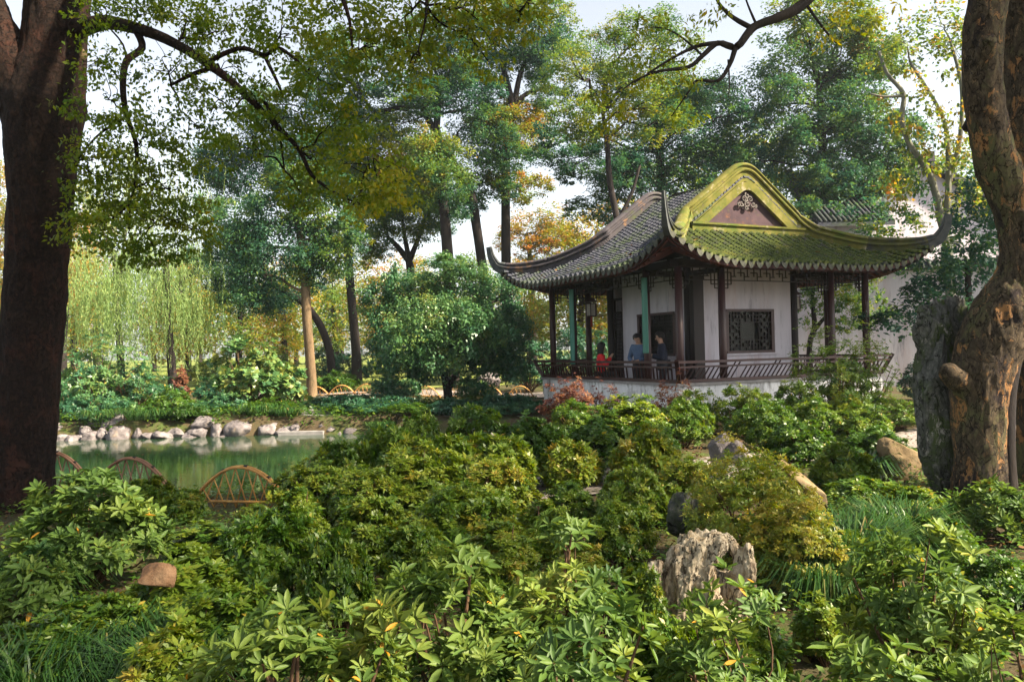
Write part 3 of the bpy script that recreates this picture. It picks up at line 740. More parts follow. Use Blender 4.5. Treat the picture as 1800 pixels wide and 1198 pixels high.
M['twig'] = bark('twig', (.06, .035, .022), (.12, .07, .04), (.18, .11, .06), 8, .3)

def limb_pts(rs, a, b, bend=.18, n=4):
    a, b = np.array(a, float), np.array(b, float); L = np.linalg.norm(b - a); pts = [a]
    for i in range(1, n): 
        t = i / n; pts.append(a + (b - a) * t + rs.normal(0, bend * L / n, 3) + np.array([0, 0, .10 * L * math.sin(math.pi * t)]))
    pts.append(b); return catmull(pts, 3)

def tree(name, label, trunk, clumps, leaf=.135, leafmat='leaf_tree', barkmat='bark_dark', group=None, cat='tree', seed=1, dens=1.0, limb_r=.07, twigs=3, sides=10, extra=(), aspect=.5, limbs=True, rough=.06, foliage_kind='stuff', flute=0, tsub=4, bsub=4, branchmat=None):
    """trunk = [(point, radius)...]; clumps = [(centre, (rx,ry,rz), tint, density)...]; extra = more limbs [[(pt, r)...]...]"""
    rs = np.random.RandomState(seed); base = np.array(trunk[0][0], float); root = tag(empty(name, Vector(base)), label, cat, group)
    def tb(nm, pts, rad, n, parent, sd, sb=4, mt=None):
        c = catmull(pts, sb); m = len(c); r = np.interp(np.linspace(0, 1, m), np.linspace(0, 1, len(rad)), rad)
        mb = MB(); mb.tube([p - base for p in c], r, n, rough=rough, seed=sd, flute=flute); return mb.build(nm, M[mt or barkmat], parent), c
    tr, tc = tb('trunk', [p for p, r in trunk], [r for p, r in trunk], sides, root, seed, tsub)
    tc = np.array(tc); limbs_all = [tc]
    for i, e in enumerate(extra):
        o, c = tb('branch', [p for p, r in e], [r for p, r in e], max(7, sides - 3) if e[0][1] > .12 else 9, root, seed + i + 5, tsub if e[0][1] > .12 else 4, branchmat if e[0][1] < .12 else None); limbs_all.append(np.array(c))
    allp = np.concatenate(limbs_all)
    for i, (c, r, t, dn) in enumerate(clumps):
        c = np.array(c, float); r = np.array(r, float)
        if limbs and r.mean() > .75:
            cand = allp[allp[:, 2] < c[2] + .3 * r[2]]
            if len(cand) == 0: cand = allp
            dd = np.linalg.norm(cand - c, axis=1) + .35 * np.abs(c[2] - .9 * r[2] - cand[:, 2]); q = cand[dd.argmin()]
            pts = limb_pts(rs, q, c, .22); mb = MB(); L = len(pts)
            lr = min(limb_r, .02 + .02 * np.linalg.norm(c - q))
            mb.tube([p - base for p in pts], np.linspace(lr, lr * .35, L), 6, rough=.05, seed=i)
            for k in range(twigs):
                e = c + nrm(rs.normal(size=3)) * r * .8; a = pts[int(L * rs.uniform(.5, .95))]
                tp = limb_pts(rs, a, e, .3, 3); mb.tube([p - base for p in tp], np.linspace(lr * .4, lr * .1, len(tp)), 5)
            mb.build('branch', M[barkmat], root)
        me = clump_proto(leafmat, leaf, r.mean(), dn * dens, aspect, rs)
        o = link('foliage', me, root, Vector(c - base)); o.scale = Vector(r); o.rotation_euler = (0, 0, 0)
        o.color = (1 + t - .4, 1, 1, 1); tag(o, kind=foliage_kind)
    return root

_protos = {}
def clump_proto(mat, leaf, r, dn, aspect, rs):
    """shared unit-sphere leaf clump; leaf size fits clumps of about radius r"""
    size = min((.45, .7, 1.0, 1.4, 1.9, 2.6), key=lambda q: abs(math.log(q / r))); full = min((.3, .6, 1.0), key=lambda q: abs(q - dn))
    v = rs.randint(0, 2); k = (mat, round(leaf, 2), size, full, v, aspect)
    if k not in _protos:
        r2 = np.random.RandomState(hash((size, full, v)) % 9999); n = int(full * math.pi * size * size * 3.0 / (leaf * leaf * aspect * .5))
        V, T = clump_leaves(r2, (0, 0, 0), (1, 1, 1), n, leaf / size, .4, .11, aspect=aspect, sub=max(10, int(26 * size ** .7)))
        _protos[k] = quad_mesh('foliage', V, T, M[mat])
    return _protos[k]

_sat = np.random.RandomState(77)
def px_clumps(d, lst, depth=.8, sat=2):
    """(px, py, rx_px, ry_px, tint[, density, depth offset]) -> world ellipsoids"""
    out = []
    for q in lst:
        px, py, rx, ry, t = q[:5]; dn = q[5] if len(q) > 5 else 1.0; dd = d + (q[6] if len(q) > 6 else 0)
        a, b = rx * dd / F_PX, ry * dd / F_PX
        out.append((P(px, py, dd), (a, max(a, b) * depth, b), t, dn))
        if sat:
            for k in range(sat):
                an = _sat.uniform(0, 6.28); f = _sat.uniform(.45, .68)
                out.append((P(px + math.cos(an) * rx * 1.0, py + math.sin(an) * ry * .95, dd + _sat.uniform(-1, 1) * a), (a * f, a * f, b * f), t + _sat.normal(0, .06), dn))
    return out
def px_trunk(d, lst): return [(P(x, y, d + (q[0] if q else 0)), r * d / F_PX) for (x, y, r, *q) in lst]
def grounded(tr, sink=.15):
    """drop the trunk's foot to the terrain"""
    (p, r) = tr[0]; z = gz(p.x, p.y) - sink
    if p.z > z + .05: tr = [(Vector((p.x, p.y, z)), r * 1.25)] + tr
    return tr

# ------------------------------------------------------------------ background trees
BG = 'tall trees behind the pond'
def bgtree(label, d, trunk, clumps, extra=(), **kw):
    trunk = [(x, y, r * .78, *q) for (x, y, r, *q) in trunk]; extra = [[(x, y, r * .8, *q) for (x, y, r, *q) in e] for e in extra]
    clumps = [(q[0], q[1], q[2], q[3], q[4] + .10, *q[5:]) for q in clumps]
    tree(kw.pop('name', 'tall_tree'), label, grounded(px_trunk(d, trunk)), px_clumps(d, clumps), extra=[px_trunk(d, e) for e in extra], **kw)
bgtree('tree with pale tan trunk and dark crown standing by the path beyond the pond', 29.5,
       [(549, 690, 12), (546, 640, 11), (540, 560, 11), (537, 500, 10), (530, 430, 9), (518, 350, 7)],
       [(505, 440, 75, 60, .12), (440, 480, 55, 45, .10), (555, 385, 60, 50, .28), (480, 375, 60, 50, .15), (530, 330, 65, 45, .30), (590, 450, 50, 40, .30), (420, 420, 45, 45, .12), (560, 480, 40, 30, .2)],
       barkmat='bark_tan', group=BG, seed=11, leaf=.115)
bgtree('dark curved trunk leaning left behind the tan trunk', 33,
       [(584, 672, 9), (580, 620, 9), (565, 575, 9), (545, 545, 8), (520, 522, 7), (480, 500, 5)],
       [(450, 520, 50, 30, .12), (400, 460, 55, 50, .14), (500, 500, 50, 32, .14), (410, 390, 55, 45, .2)], group=BG, seed=12, leaf=.12)
bgtree('tall straight dark trunk left of the round green bush', 37,
       [(626, 625, 11), (619, 540, 10), (612, 450, 9), (608, 360, 8), (602, 270, 6)],
       [(650, 330, 75, 60, .30), (590, 300, 60, 50, .18), (640, 240, 75, 55, .22), (560, 215, 70, 55, .14), (700, 300, 55, 45, .42), (480, 240, 70, 60, .10), (430, 310, 60, 60, .10), (370, 290, 45, 50, .16)], group=BG, seed=13)
bgtree('forked dark tree rising above the round green bush', 40,
       [(724, 560, 12), (722, 480, 10), (718, 455, 8)],
       [(720, 385, 75, 40, .30), (670, 370, 50, 45, .36), (770, 380, 50, 40, .22), (650, 430, 35, 25, .40), (715, 330, 70, 40, .24)],
       extra=[[(719, 460, 7), (700, 435, 6), (680, 415, 4)], [(720, 458, 7), (735, 420, 5), (748, 385, 4)], [(719, 455, 6), (712, 420, 5), (708, 390, 3)]], group=BG, seed=14)
bgtree('thick dark upright trunk behind the top of the round bush', 35,
       [(792, 560, 15), (788, 470, 13), (783, 400, 12), (776, 320, 9), (772, 260, 6)],
       [(770, 300, 65, 50, .34), (740, 260, 50, 45, .40), (800, 350, 45, 35, .14), (740, 340, 50, 35, .34)], group=BG, seed=15)
bgtree('leaning dark tree with wide open fork high over the pond', 36,
       [(858, 560, 13), (848, 470, 11), (838, 400, 11), (828, 345, 11), (800, 295, 11), (775, 250, 10), (764, 232, 9)],
       [(690, 160, 75, 32, .12), (740, 110, 75, 45, .14), (810, 170, 60, 45, .12), (655, 215, 45, 30, .16), (770, 60, 70, 40, .24), (850, 215, 45, 40, .22), (640, 130, 45, 40, .2), (720, 270, 60, 35, .64), (700, 220, 45, 25, .4), (560, 120, 60, 50, .16)],
       extra=[[(766, 236, 8), (750, 205, 7), (742, 190, 5), (700, 190, 5), (660, 195, 4), (640, 175, 2)], [(766, 236, 8), (770, 190, 7), (772, 150, 5), (760, 110, 3)]], group=BG, seed=16)
bgtree('tall tree with reddish trunk and many forks left of the pavilion roof', 37,
       [(892, 560, 13), (890, 470, 11), (889, 360, 10), (890, 270, 9), (896, 215, 10), (903, 185, 10)],
       [(905, 70, 75, 50, .10), (860, 120, 60, 40, .12), (950, 90, 50, 45, .12), (830, 250, 55, 40, .20), (870, 300, 60, 40, .24), (915, 240, 50, 40, .62), (880, 210, 60, 28, .60), (910, 330, 40, 30, .58), (960, 170, 40, 25, .3), (840, 330, 40, 30, .18), (900, 20, 70, 35, .45)],
       extra=[[(902, 188, 8), (892, 150, 7), (882, 110, 5)], [(904, 186, 7), (912, 140, 6), (925, 100, 4)], [(905, 188, 6), (925, 165, 5), (960, 155, 3)]], group=BG, seed=17)
bgtree('dark tree straight behind the front corner of the pavilion roof', 33,
       [(1163, 480, 12), (1162, 330, 10), (1158, 250, 9), (1150, 180, 6)],
       [(1210, 240, 80, 60, .12), (1110, 260, 65, 50, .16), (1260, 180, 65, 50, .18), (1060, 300, 60, 40, .12), (1140, 330, 60, 40, .12), (1230, 300, 60, 40, .12), (1000, 280, 45, 30, .10), (1270, 250, 45, 40, .16), (1180, 170, 70, 40, .24), (1060, 365, 45, 28, .14), (980, 255, 40, 30, .16)], group=BG, seed=18)
bgtree('airy yellowish green tree with bent bare stems behind the pavilion ridge', 29,
       [(1095, 470, 8), (1085, 390, 7), (1072, 320, 7), (1068, 260, 6), (1060, 200, 4)],
       [(1080, 100, 75, 50, 0.38), (1130, 150, 65, 40, 0.44), (1030, 150, 55, 40, 0.38), (1060, 215, 65, 40, 0.48), (1190, 90, 55, 45, 0.36), (1020, 220, 45, 35, 0.46), (1120, 50, 60, 35, 0.34), (1000, 60, 40, 30, 0.38, .6), (1150, 215, 50, 30, 0.38)],
       group=BG, seed=19, dens=.62, leaf=.10, extra=[[(1085, 390, 5), (1110, 340, 4), (1125, 290, 3)]])
bgtree('dense dark green tree filling the space behind the gable', 33,
       [(1455, 520, 14), (1450, 380, 12), (1445, 250, 9), (1440, 150, 6)],
       [(1450, 345, 60, 35, .16), (1530, 335, 45, 40, .2), (1480, 260, 60, 40, .2), (1580, 310, 40, 35, .3), (1400, 110, 80, 55, .30), (1480, 80, 70, 50, .36), (1440, 190, 75, 55, .22), (1370, 250, 55, 50, .16), (1500, 170, 70, 50, .24), (1540, 250, 55, 45, .20), (1420, 300, 65, 50, .16), (1350, 180, 45, 50, .18), (1500, 300, 60, 45, .18), (1560, 100, 50, 45, .42), (1350, 330, 45, 40, .14), (1470, 20, 80, 35, .40), (1600, 230, 40, 30, .20)], group=BG, seed=20)
bgtree('slender pale trunked tree with yellowing leaves at the right roof tip', 23,
       [(1672, 560, 11), (1668, 470, 10), (1663, 420, 10), (1650, 370, 9)],
       [(1600, 300, 45, 50, 0.52, .28), (1690, 330, 40, 50, 0.54, .34), (1690, 220, 40, 60, 0.50, .26), (1600, 200, 50, 50, 0.54, .22), (1690, 100, 45, 50, 0.52, .36), (1590, 80, 60, 50, 0.44, .30), (1650, 40, 60, 40, 0.50, .36), (1570, 390, 45, 35, 0.42, .30), (1650, 280, 40, 40, 0.54, .25)],
       extra=[[(1655, 385, 8), (1635, 310, 7), (1600, 255, 6), (1585, 210, 6), (1588, 165, 5), (1560, 130, 4), (1545, 90, 3)], [(1663, 400, 8), (1667, 320, 6), (1665, 240, 5), (1650, 190, 4), (1600, 110, 3)], [(1666, 330, 5), (1688, 240, 5), (1690, 150, 4), (1670, 70, 3)], [(1588, 168, 3), (1555, 170, 3), (1530, 165, 2)]],
       group=BG, seed=21, barkmat='bark_grey', leaf=.13, limb_r=.03, aspect=.7)
bgtree('dark broad leaved tree beside the white wall at the right', 19,
       [(1710, 640, 8), (1705, 560, 7), (1700, 470, 6)],
       [(1690, 480, 50, 40, .10), (1500, 352, 45, 32, .14, .6, 6), (1565, 425, 40, 28, .16, .6, 5), (1610, 360, 36, 40, .14, .3, 4), (1730, 290, 34, 34, .12, .6, 3), (1745, 395, 30, 34, .1, .6, 2), (1650, 455, 40, 26, .12, .6, 3), (1550, 470, 40, 24, .14, .6, 6), (1600, 500, 40, 30, .12, .6, 2), (1535, 400, 34, 24, .16, .6, 6), (1660, 400, 40, 30, .3, .3, 2), (1715, 410, 40, 35, .10), (1640, 470, 40, 28, .12), (1730, 340, 35, 30, .10), (1610, 545, 55, 32, .06), (1570, 570, 40, 25, .06), (1680, 545, 40, 35, .12), (1740, 460, 30, 40, .1)], group=BG, seed=22, leaf=.15, dens=.7)
bgtree('small spreading tree behind the right end of the pavilion', 24.5,
       [(1422, 660, 7), (1424, 600, 6), (1432, 575, 6), (1428, 530, 4), (1430, 505, 3)],
       [(1440, 510, 38, 28, .40, .8), (1490, 540, 40, 30, .36, .8), (1420, 545, 28, 25, .36, .6), (1510, 500, 30, 25, .4, .7), (1535, 540, 25, 30, .34, .7)],
       extra=[[(1430, 582, 5), (1450, 558, 4), (1470, 545, 3)]], group=BG, seed=23, leaf=.10, limb_r=.03)
bgtree('orange autumn tree glowing far behind the pond between the trunks', 52,
       [(935, 520, 7), (930, 440, 5), (925, 410, 4)],
       [(930, 400, 50, 30, .68, .45), (970, 410, 45, 25, .66, .45), (960, 440, 60, 25, .62, .6), (900, 430, 40, 25, .66, .45), (985, 380, 35, 20, .66, .3)], group=BG, seed=24, leaf=.16, limb_r=.05)
bgtree('pale orange tree far left beyond the willow', 45,
       [(110, 600, 8), (118, 520, 6), (112, 440, 4)],
       [(120, 430, 55, 55, .72, .5), (150, 500, 50, 45, .70, .5), (60, 400, 60, 60, .74, .5), (20, 330, 50, 60, .66, .5), (10, 480, 50, 70, .70, .6), (120, 350, 50, 40, .56, .5)], group=BG, seed=25, leaf=.16)
# far wood seen through the gaps: separate trees sharing crowns
far_src = None
def far_tree(px, d, s, rz, label, proto=[]):
    s *= 1.4
    x = (px - 900) / F_PX * d; z = gz(x, d)
    if len(proto) < 2:
        sd = 60 + len(proto); b = Vector((x, d, z)); tt = (.5, .70)[len(proto)]
        root = tree('far_tree', label, [(b, .3), (b + Vector((0, 0, 3)), .25), (b + Vector((.3, 0, 6)), .15)],
             [(b + Vector(c), r, tt + dt, .62) for c, r, dt in (((0, 0, 7), (3, 3, 2.4), 0), ((2, .5, 5), (2.2, 2, 1.7), .08), ((-2, -.5, 5.2), (2.3, 2, 1.8), -.06), ((.5, 0, 9.4), (2, 2, 1.6), .05), ((-1, .5, 3.2), (2.6, 2, 1.3), 0), ((1.5, 0, 2.6), (2.4, 2, 1.2), .05))],
             leaf=.26, seed=sd, group='hazy trees in the far background', twigs=1)
        proto.append(root); root.scale = (s, s, s); return
    src = proto[int(rz * 7) % 2]; r = src.copy(); COL.objects.link(r); r.location = (x, d, z); r.rotation_euler = (0, 0, rz); r.scale = (s, s, s)
    tag(r, label, 'tree', 'hazy trees in the far background')
    for ch in src.children: c = ch.copy(); COL.objects.link(c); c.parent = r
ords = ['first', 'second', 'third', 'fourth', 'fifth', 'sixth', 'seventh', 'eighth', 'ninth', 'tenth', 'eleventh', 'twelfth', 'thirteenth', 'fourteenth', 'fifteenth', 'sixteenth', 'seventeenth', 'eighteenth', 'nineteenth', 'twentieth', 'twenty-first', 'twenty-second', 'twenty-third', 'twenty-fourth', 'twenty-fifth', 'twenty-sixth', 'twenty-seventh', 'twenty-eighth', 'twenty-ninth', 'thirtieth', 'thirty-first', 'thirty-second', 'thirty-third']
for i, (px, d, s, rz) in enumerate([(-60, 62, .8, .3), (70, 68, .75, 1.2), (170, 75, .85, 2.1), (270, 64, .55, .7), (350, 80, .8, 4.0), (440, 66, .5, 5.1), (520, 72, .55, 2.6), (600, 78, .62, 3.3), (680, 70, .5, 1.7), (760, 82, .62, .2), (850, 74, .5, 5.6), (950, 80, .62, 4.4), (1050, 72, .7, 2.9), (1160, 66, .9, .9), (1290, 70, 1.0, 3.8), (1420, 64, 1.0, 5.2), (1560, 68, .8, 1.1), (1700, 62, 1.1, 2.4), (1830, 60, 1.0, 4.7)]):
    far_tree(px, d, s, rz, 'hazy yellow green tree in the far background, %s from the left' % ords[i])
for i, (px, d, s, rz) in enumerate([(20, 44, .5, 1.0), (130, 50, .6, 2.2), (330, 46, .5, 3.1), (420, 52, .62, .4), (500, 47, .5, 1.9), (590, 55, .62, 4.4), (665, 49, .5, 5.0), (735, 54, .55, 2.5), (830, 50, .5, .9), (930, 47, .45, 3.7), (1020, 43, .6, 5.9), (1100, 46, .7, 1.4), (1230, 42, .8, 2.0), (1330, 45, .9, 4.1)]):
    far_tree(px, d, s, rz, 'yellowish green small tree beyond the trunks, %s from the left' % ords[i])

# ------------------------------------------------------------------ willows
def willow(label, d, px, base_py, tops, n, seed, tint):
    rs = np.random.RandomState(seed); b = P(px, base_py, d); b.z = gz(b.x, b.y); root = tag(empty('willow_tree', b), label, 'tree', 'weeping willows on the far bank')
    bb = np.array(b); mb = MB(); pts = catmull([bb * 0, np.array(P(px - 8, base_py - 110, d)) - bb, np.array(P(px - 14, base_py - 220, d)) - bb], 4)
    mb.tube(pts, np.linspace(.17, .10, len(pts)), 9, rough=.06); mb.build('trunk', M['bark_dark'], root); top = pts[-1]
    VV, TT = [], []
    for (tx, ty, w, ln) in tops:
        c = np.array(P(tx, ty, d + rs.uniform(-1.5, 1.5))) - bb
        mb = MB(); lp = limb_pts(rs, top * rs.uniform(.6, 1), c, .2); mb.tube(lp, np.linspace(.07, .02, len(lp)), 6); mb.build('branch', M['bark_dark'], root)
        for k in range(n):
            x0 = c + rs.normal(0, 1, 3) * [w, w, w * .35]; L = ln * (rs.uniform(.25, 1.0) + rs.exponential(.22)); m = int(L / .075)
            s = np.arange(m) * .075; sway = rs.normal(0, .12, 2)
            P0 = x0 + np.stack([sway[0] * np.sin(s * .8) + .05 * np.sin(s * 3 + k), sway[1] * np.sin(s * .7), -s], -1)
            dd = rs.normal(0, .35, (m, 3)) + [0, 0, -1]; LL = rs.uniform(.09, .16, m)
            VV.append(leaf_quads(P0, dd, rs.normal(size=(m, 3)), LL, LL * .24)); TT.append(np.clip(tint + rs.normal(0, .12) + rs.normal(0, .12, m), 0, 1))
    tag(link('foliage', quad_mesh('foliage', np.concatenate(VV), np.concatenate(TT), M['leaf_willow']), root), kind='stuff')
willow('weeping willow with long pale yellow green strands across the pond', 29, 305, 680,
       [(170, 450, .9, 3.4), (230, 430, .9, 3.8), (290, 440, .8, 3.6), (345, 470, .7, 3.0), (150, 500, .6, 2.4), (255, 470, 1.0, 3.2), (330, 520, .5, 2.0), (205, 480, .8, 2.8)], 95, 31, .5)
willow('second willow, taller and paler, behind the hanging branch at the left', 36, 215, 660,
       [(240, 250, 1.2, 4.6), (270, 310, 1.3, 4.2), (200, 300, 1.2, 4.4), (300, 370, 1.1, 3.6), (150, 350, 1.1, 3.6), (345, 340, .8, 3.4)], 66, 32, .75)
# ------------------------------------------------------------------ the near tree at the left with its hanging canopy
LD = 8.6
def lt(px, py, r, d=LD): return (P(px, py, d), r * d / F_PX)
def canopy_tree():
    rs = np.random.RandomState(41)
    trunk = grounded([lt(36, 885, 54), lt(40, 800, 47), lt(52, 650, 47), lt(64, 480, 47), lt(72, 340, 49), (P(76, 250, LD), .36), (P(80, 180, LD), .40), (P(94, 90, LD), .31), (P(104, -30, LD), .31), (P(115, -200, LD), .27)], .3)
    ex = [[(P(60, 215, LD), .30), (P(20, 120, LD - .1), .27), (P(-30, 20, LD - .2), .24), (P(-90, -150, LD - .3), .2)],
          [(P(110, 60, LD), .115), (P(180, 40, 8.3), .075), (P(240, 50, 7.9), .058), (P(310, 78, 7.7), .048), (P(390, 130, 7.4), .038), (P(440, 175, 7.2), .031), (P(480, 215, 7.2), .026), (P(525, 262, 7.1), .021), (P(550, 310, 7.1), .016), (P(600, 345, 7.1), .010), (P(640, 360, 7.1), .005)],
          [(P(238, 50, 7.9), .036), (P(250, 84, 7.8), .034), (P(222, 108, 7.7), .033), (P(216, 150, 7.6), .030), (P(222, 200, 7.6), .025), (P(240, 258, 7.6), .02), (P(238, 330, 7.6), .012)],
          [(P(360, 112, 7.55), .026), (P(400, 92, 7.4), .023), (P(430, 85, 7.4), .022), (P(465, 97, 7.3), .02), (P(488, 84, 7.3), .018), (P(520, 105, 7.2), .013), (P(540, 125, 7.2), .008)],
          [(P(385, 115, 7.5), .025), (P(340, 130, 7.5), .02), (P(300, 150, 7.5), .012)],
          [(P(465, 98, 7.3), .018), (P(490, 150, 7.3), .014), (P(497, 172, 7.3), .008)],
          [(P(140, -40, LD), .10), (P(260, -90, 7.6), .07), (P(420, -90, 7.0), .05), (P(570, -40, 6.6), .03), (P(610, 20, 6.5), .016), (P(620, 90, 6.5), .007)],
          [(P(420, -90, 7.0), .045), (P(600, -110, 6.4), .035), (P(730, -70, 6.2), .025), (P(750, 10, 6.2), .012), (P(735, 90, 6.2), .005)],
          [(P(730, -70, 6.2), .022), (P(880, -70, 6.0), .016), (P(930, 0, 6.0), .007)],
          [(P(466, 180, 7.2), .018), (P(490, 230, 7.2), .014), (P(500, 300, 7.2), .007)],
          [(P(238, 320, 7.6), .014), (P(225, 360, 7.6), .01), (P(190, 390, 7.6), .006)],
          [(P(222, 205, 7.6), .014), (P(170, 240, 7.6), .01), (P(130, 290, 7.6), .006)]]
    # bark stub of a lost limb
    root = tree('camphor_tree', 'massive dark trunked tree at the left edge with leafy branches hanging over the pond', trunk, [], barkmat='bark_left', sides=110, extra=ex, seed=41, rough=.0, flute=.045, tsub=24)
    base = root.location
    mb = MB(); mb.tube([P(118, 110, LD) - base, P(138, 97, LD) - base, P(148, 92, LD) - base], [.10, .075, .06], 10, rough=.06); mb.build('stub', M['bark_tan'], root)
    lst = [(185, 175, 55, 45, .35, .5), (300, 120, 60, 40, .42, .6), (250, 250, 60, 50, .42), (195, 320, 60, 55, .45), (150, 390, 45, 45, .5), (300, 330, 55, 50, .45), (340, 405, 38, 32, .5), (225, 410, 65, 45, .42), (275, 440, 40, 24, .4), (400, 55, 60, 40, .35), (325, 25, 60, 30, .36), (500, 45, 65, 42, .40), (600, 35, 65, 42, .48), (560, 140, 60, 45, .42), (480, 220, 45, 38, .40, .7), (650, 85, 55, 40, .55), (705, 35, 60, 36, .55), (770, 60, 55, 40, .60), (840, 35, 55, 32, .58), (910, 40, 45, 34, .62, .8), (600, 230, 60, 42, .45), (560, 290, 45, 30, .5), (640, 300, 60, 45, .62), (690, 330, 42, 40, .68), (450, 180, 45, 32, .4), (720, 125, 45, 28, .6), (930, 8, 30, 16, .6), (170, 100, 40, 32, .35, .5), (620, 360, 40, 26, .62), (370, 200, 50, 40, .4, .55), (530, 340, 40, 30, .5, .8), (420, 260, 50, 35, .4, .5), (330, 240, 50, 40, .42, .5), (165, 280, 40, 35, .4, .7), (240, 15, 50, 28, .32), (160, 20, 30, 30, .3, .8), (860, 110, 40, 22, .6, .7), (400, 130, 45, 30, .4, .4)]
    VV, TT = [], []; leaf = .050
    bnp = np.array(base)
    for q in lst:
        px, py, rx, ry, t = q[:5]; dn = q[5] if len(q) > 5 else 1.0
        d = 7.55 if px < 420 else 7.1 if px < 640 else 6.4
        d += rs.uniform(-.35, .35); c = np.array(P(px, py, d)); a, b = 1.35 * rx * d / F_PX, 1.3 * ry * d / F_PX
        n = int(780 * dn * a * b / .09)
        V, T = clump_leaves(rs, c - bnp, (a, a, b), n, leaf, t, .12, sub=max(18, int(46 * dn)), flat=.45, droop=.5, aspect=.55); VV.append(V); TT.append(T)
        near = np.array(ex[1][0][0])
        allp = np.array([np.array(p) for e in ex for p, r in e]); s = allp[np.linalg.norm(allp - c, axis=1).argmin()]
        mb = MB(); lp = limb_pts(rs, s, c, .25); mb.tube([p - bnp for p in lp], np.linspace(.011, .005, len(lp)), 5)
        for k in range(5):
            e = c + nrm(rs.normal(size=3)) * [a, a, b] * .9; tp = limb_pts(rs, lp[int(len(lp) * rs.uniform(.4, .95))], e, .3, 3); mb.tube([p - bnp for p in tp], np.linspace(.005, .0025, len(tp)), 4)
        mb.build('twig', M['bark_left'], root)
    V, T = np.concatenate(VV), np.concatenate(TT)
    tag(link('foliage', quad_mesh('foliage', V, T, M['leaf_canopy']), root), kind='stuff')
canopy_tree()

# ------------------------------------------------------------------ twisted tree at the right
RD = 7.8
def rt(px, py, r, d=RD): return (P(px, py, d), r * d / F_PX)
rtrunk = grounded([rt(*q) for q in ((1722, 885, 46), (1722, 800, 38), (1720, 720, 40), (1724, 660, 47), (1742, 600, 52), (1768, 550, 50), (1796, 500, 45), (1806, 450, 41), (1799, 400, 37), (1776, 340, 34), (1752, 285, 32), (1736, 220, 30), (1727, 150, 29), (1728, 60, 30), (1742, -40, 30), (1755, -200, 28))], .3)
rex = [[rt(1790, 560, 34, 8.0), rt(1815, 470, 36, 8.2), rt(1818, 350, 37, 8.4), rt(1806, 210, 37, 8.5), rt(1798, 80, 37, 8.5), rt(1795, -150, 35, 8.4)],
       [rt(1822, 890, 30, 8.3), rt(1815, 760, 24, 8.3), rt(1818, 640, 22, 8.3), rt(1830, 520, 20, 8.3)],
       [rt(1776, 880, 14, 7.7), rt(1772, 780, 11, 7.7), rt(1774, 690, 11, 7.8), rt(1790, 600, 12, 7.9)],
       [rt(1728, 700, 38, 7.8), rt(1696, 674, 24, 7.72), rt(1676, 660, 19, 7.68), rt(1664, 650, 15, 7.66), rt(1658, 645, 7, 7.65)],
       [rt(1727, 120, 22, 7.75), rt(1735, 80, 14, 7.62), rt(1737, 66, 11, 7.56)],
       [(P(1740, -60, RD), .10), (P(1600, -120, 7.4), .07), (P(1480, -60, 7.0), .055), (P(1415, 5, 6.8), .045), (P(1370, 30, 6.7), .040), (P(1325, 48, 6.7), .034), (P(1295, 82, 6.6), .030), (P(1262, 76, 6.6), .023), (P(1235, 98, 6.6), .02), (P(1210, 118, 6.6), .016), (P(1160, 125, 6.6), .012), (P(1120, 140, 6.6), .007), (P(1085, 165, 6.6), .003)],
       [(P(1322, 50, 6.7), .022), (P(1290, 32, 6.7), .018), (P(1268, 12, 6.7), .014), (P(1255, -10, 6.7), .01)],
       [(P(1265, 76, 6.6), .022), (P(1230, 80, 6.6), .016), (P(1195, 95, 6.6), .012), (P(1150, 122, 6.6), .008), (P(1110, 150, 6.6), .004)],
       [(P(1293, 84, 6.6), .024), (P(1282, 115, 6.6), .018), (P(1262, 142, 6.6), .015), (P(1225, 142, 6.6), .011), (P(1208, 165, 6.6), .008), (P(1180, 205, 6.6), .004)],
       [(P(1280, 105, 6.6), .008), (P(1282, 140, 6.6), .006), (P(1281, 172, 6.6), .003)],
       [(P(1330, 45, 6.7), .012), (P(1315, 10, 6.7), .008), (P(1305, -20, 6.7), .006)],
       [(P(1415, 5, 6.8), .014), (P(1440, 40, 6.7), .010), (P(1470, 75, 6.7), .007), (P(1480, 60, 6.7), .004)],
       [(P(1235, 98, 6.6), .010), (P(1190, 60, 6.6), .007), (P(1150, 48, 6.6), .005), (P(1100, 55, 6.6), .003)]]
rroot = tree('plane_tree', 'twisted mottled trunk with orange bark patches at the right edge', rtrunk, [], barkmat='bark_plane', sides=100, extra=rex, seed=51, rough=.03, flute=.06, tsub=14, branchmat='bark_dark')  # thin branches get dark bark: their silhouette tone is put into the colour
rs = np.random.RandomState(52); VV, TT = [], []; bnp = np.array(rroot.location)
for (px, py, rx, ry, n, t) in ((1130, 120, 60, 35, 220, .6), (1080, 170, 50, 30, 160, .66), (1200, 150, 50, 35, 130, .6), (1180, 60, 55, 30, 150, .62), (1110, 60, 40, 25, 120, .58), (1200, 200, 40, 25, 90, .6), (1270, 20, 40, 25, 80, .62), (1450, 50, 40, 30, 110, .75), (1060, 210, 40, 25, 110, .68), (1520, 30, 60, 35, 120, .7)):
    d = 6.6; c = np.array(P(px, py, d)) - bnp; V, T = clump_leaves(rs, c, (rx * d / F_PX, .35, ry * d / F_PX), n, .055, t, .12, sub=14, flat=.6, droop=.6, aspect=.42); VV.append(V); TT.append(T)
tag(link('foliage', quad_mesh('foliage', np.concatenate(VV), np.concatenate(TT), M['leaf_canopy']), rroot), kind='stuff')

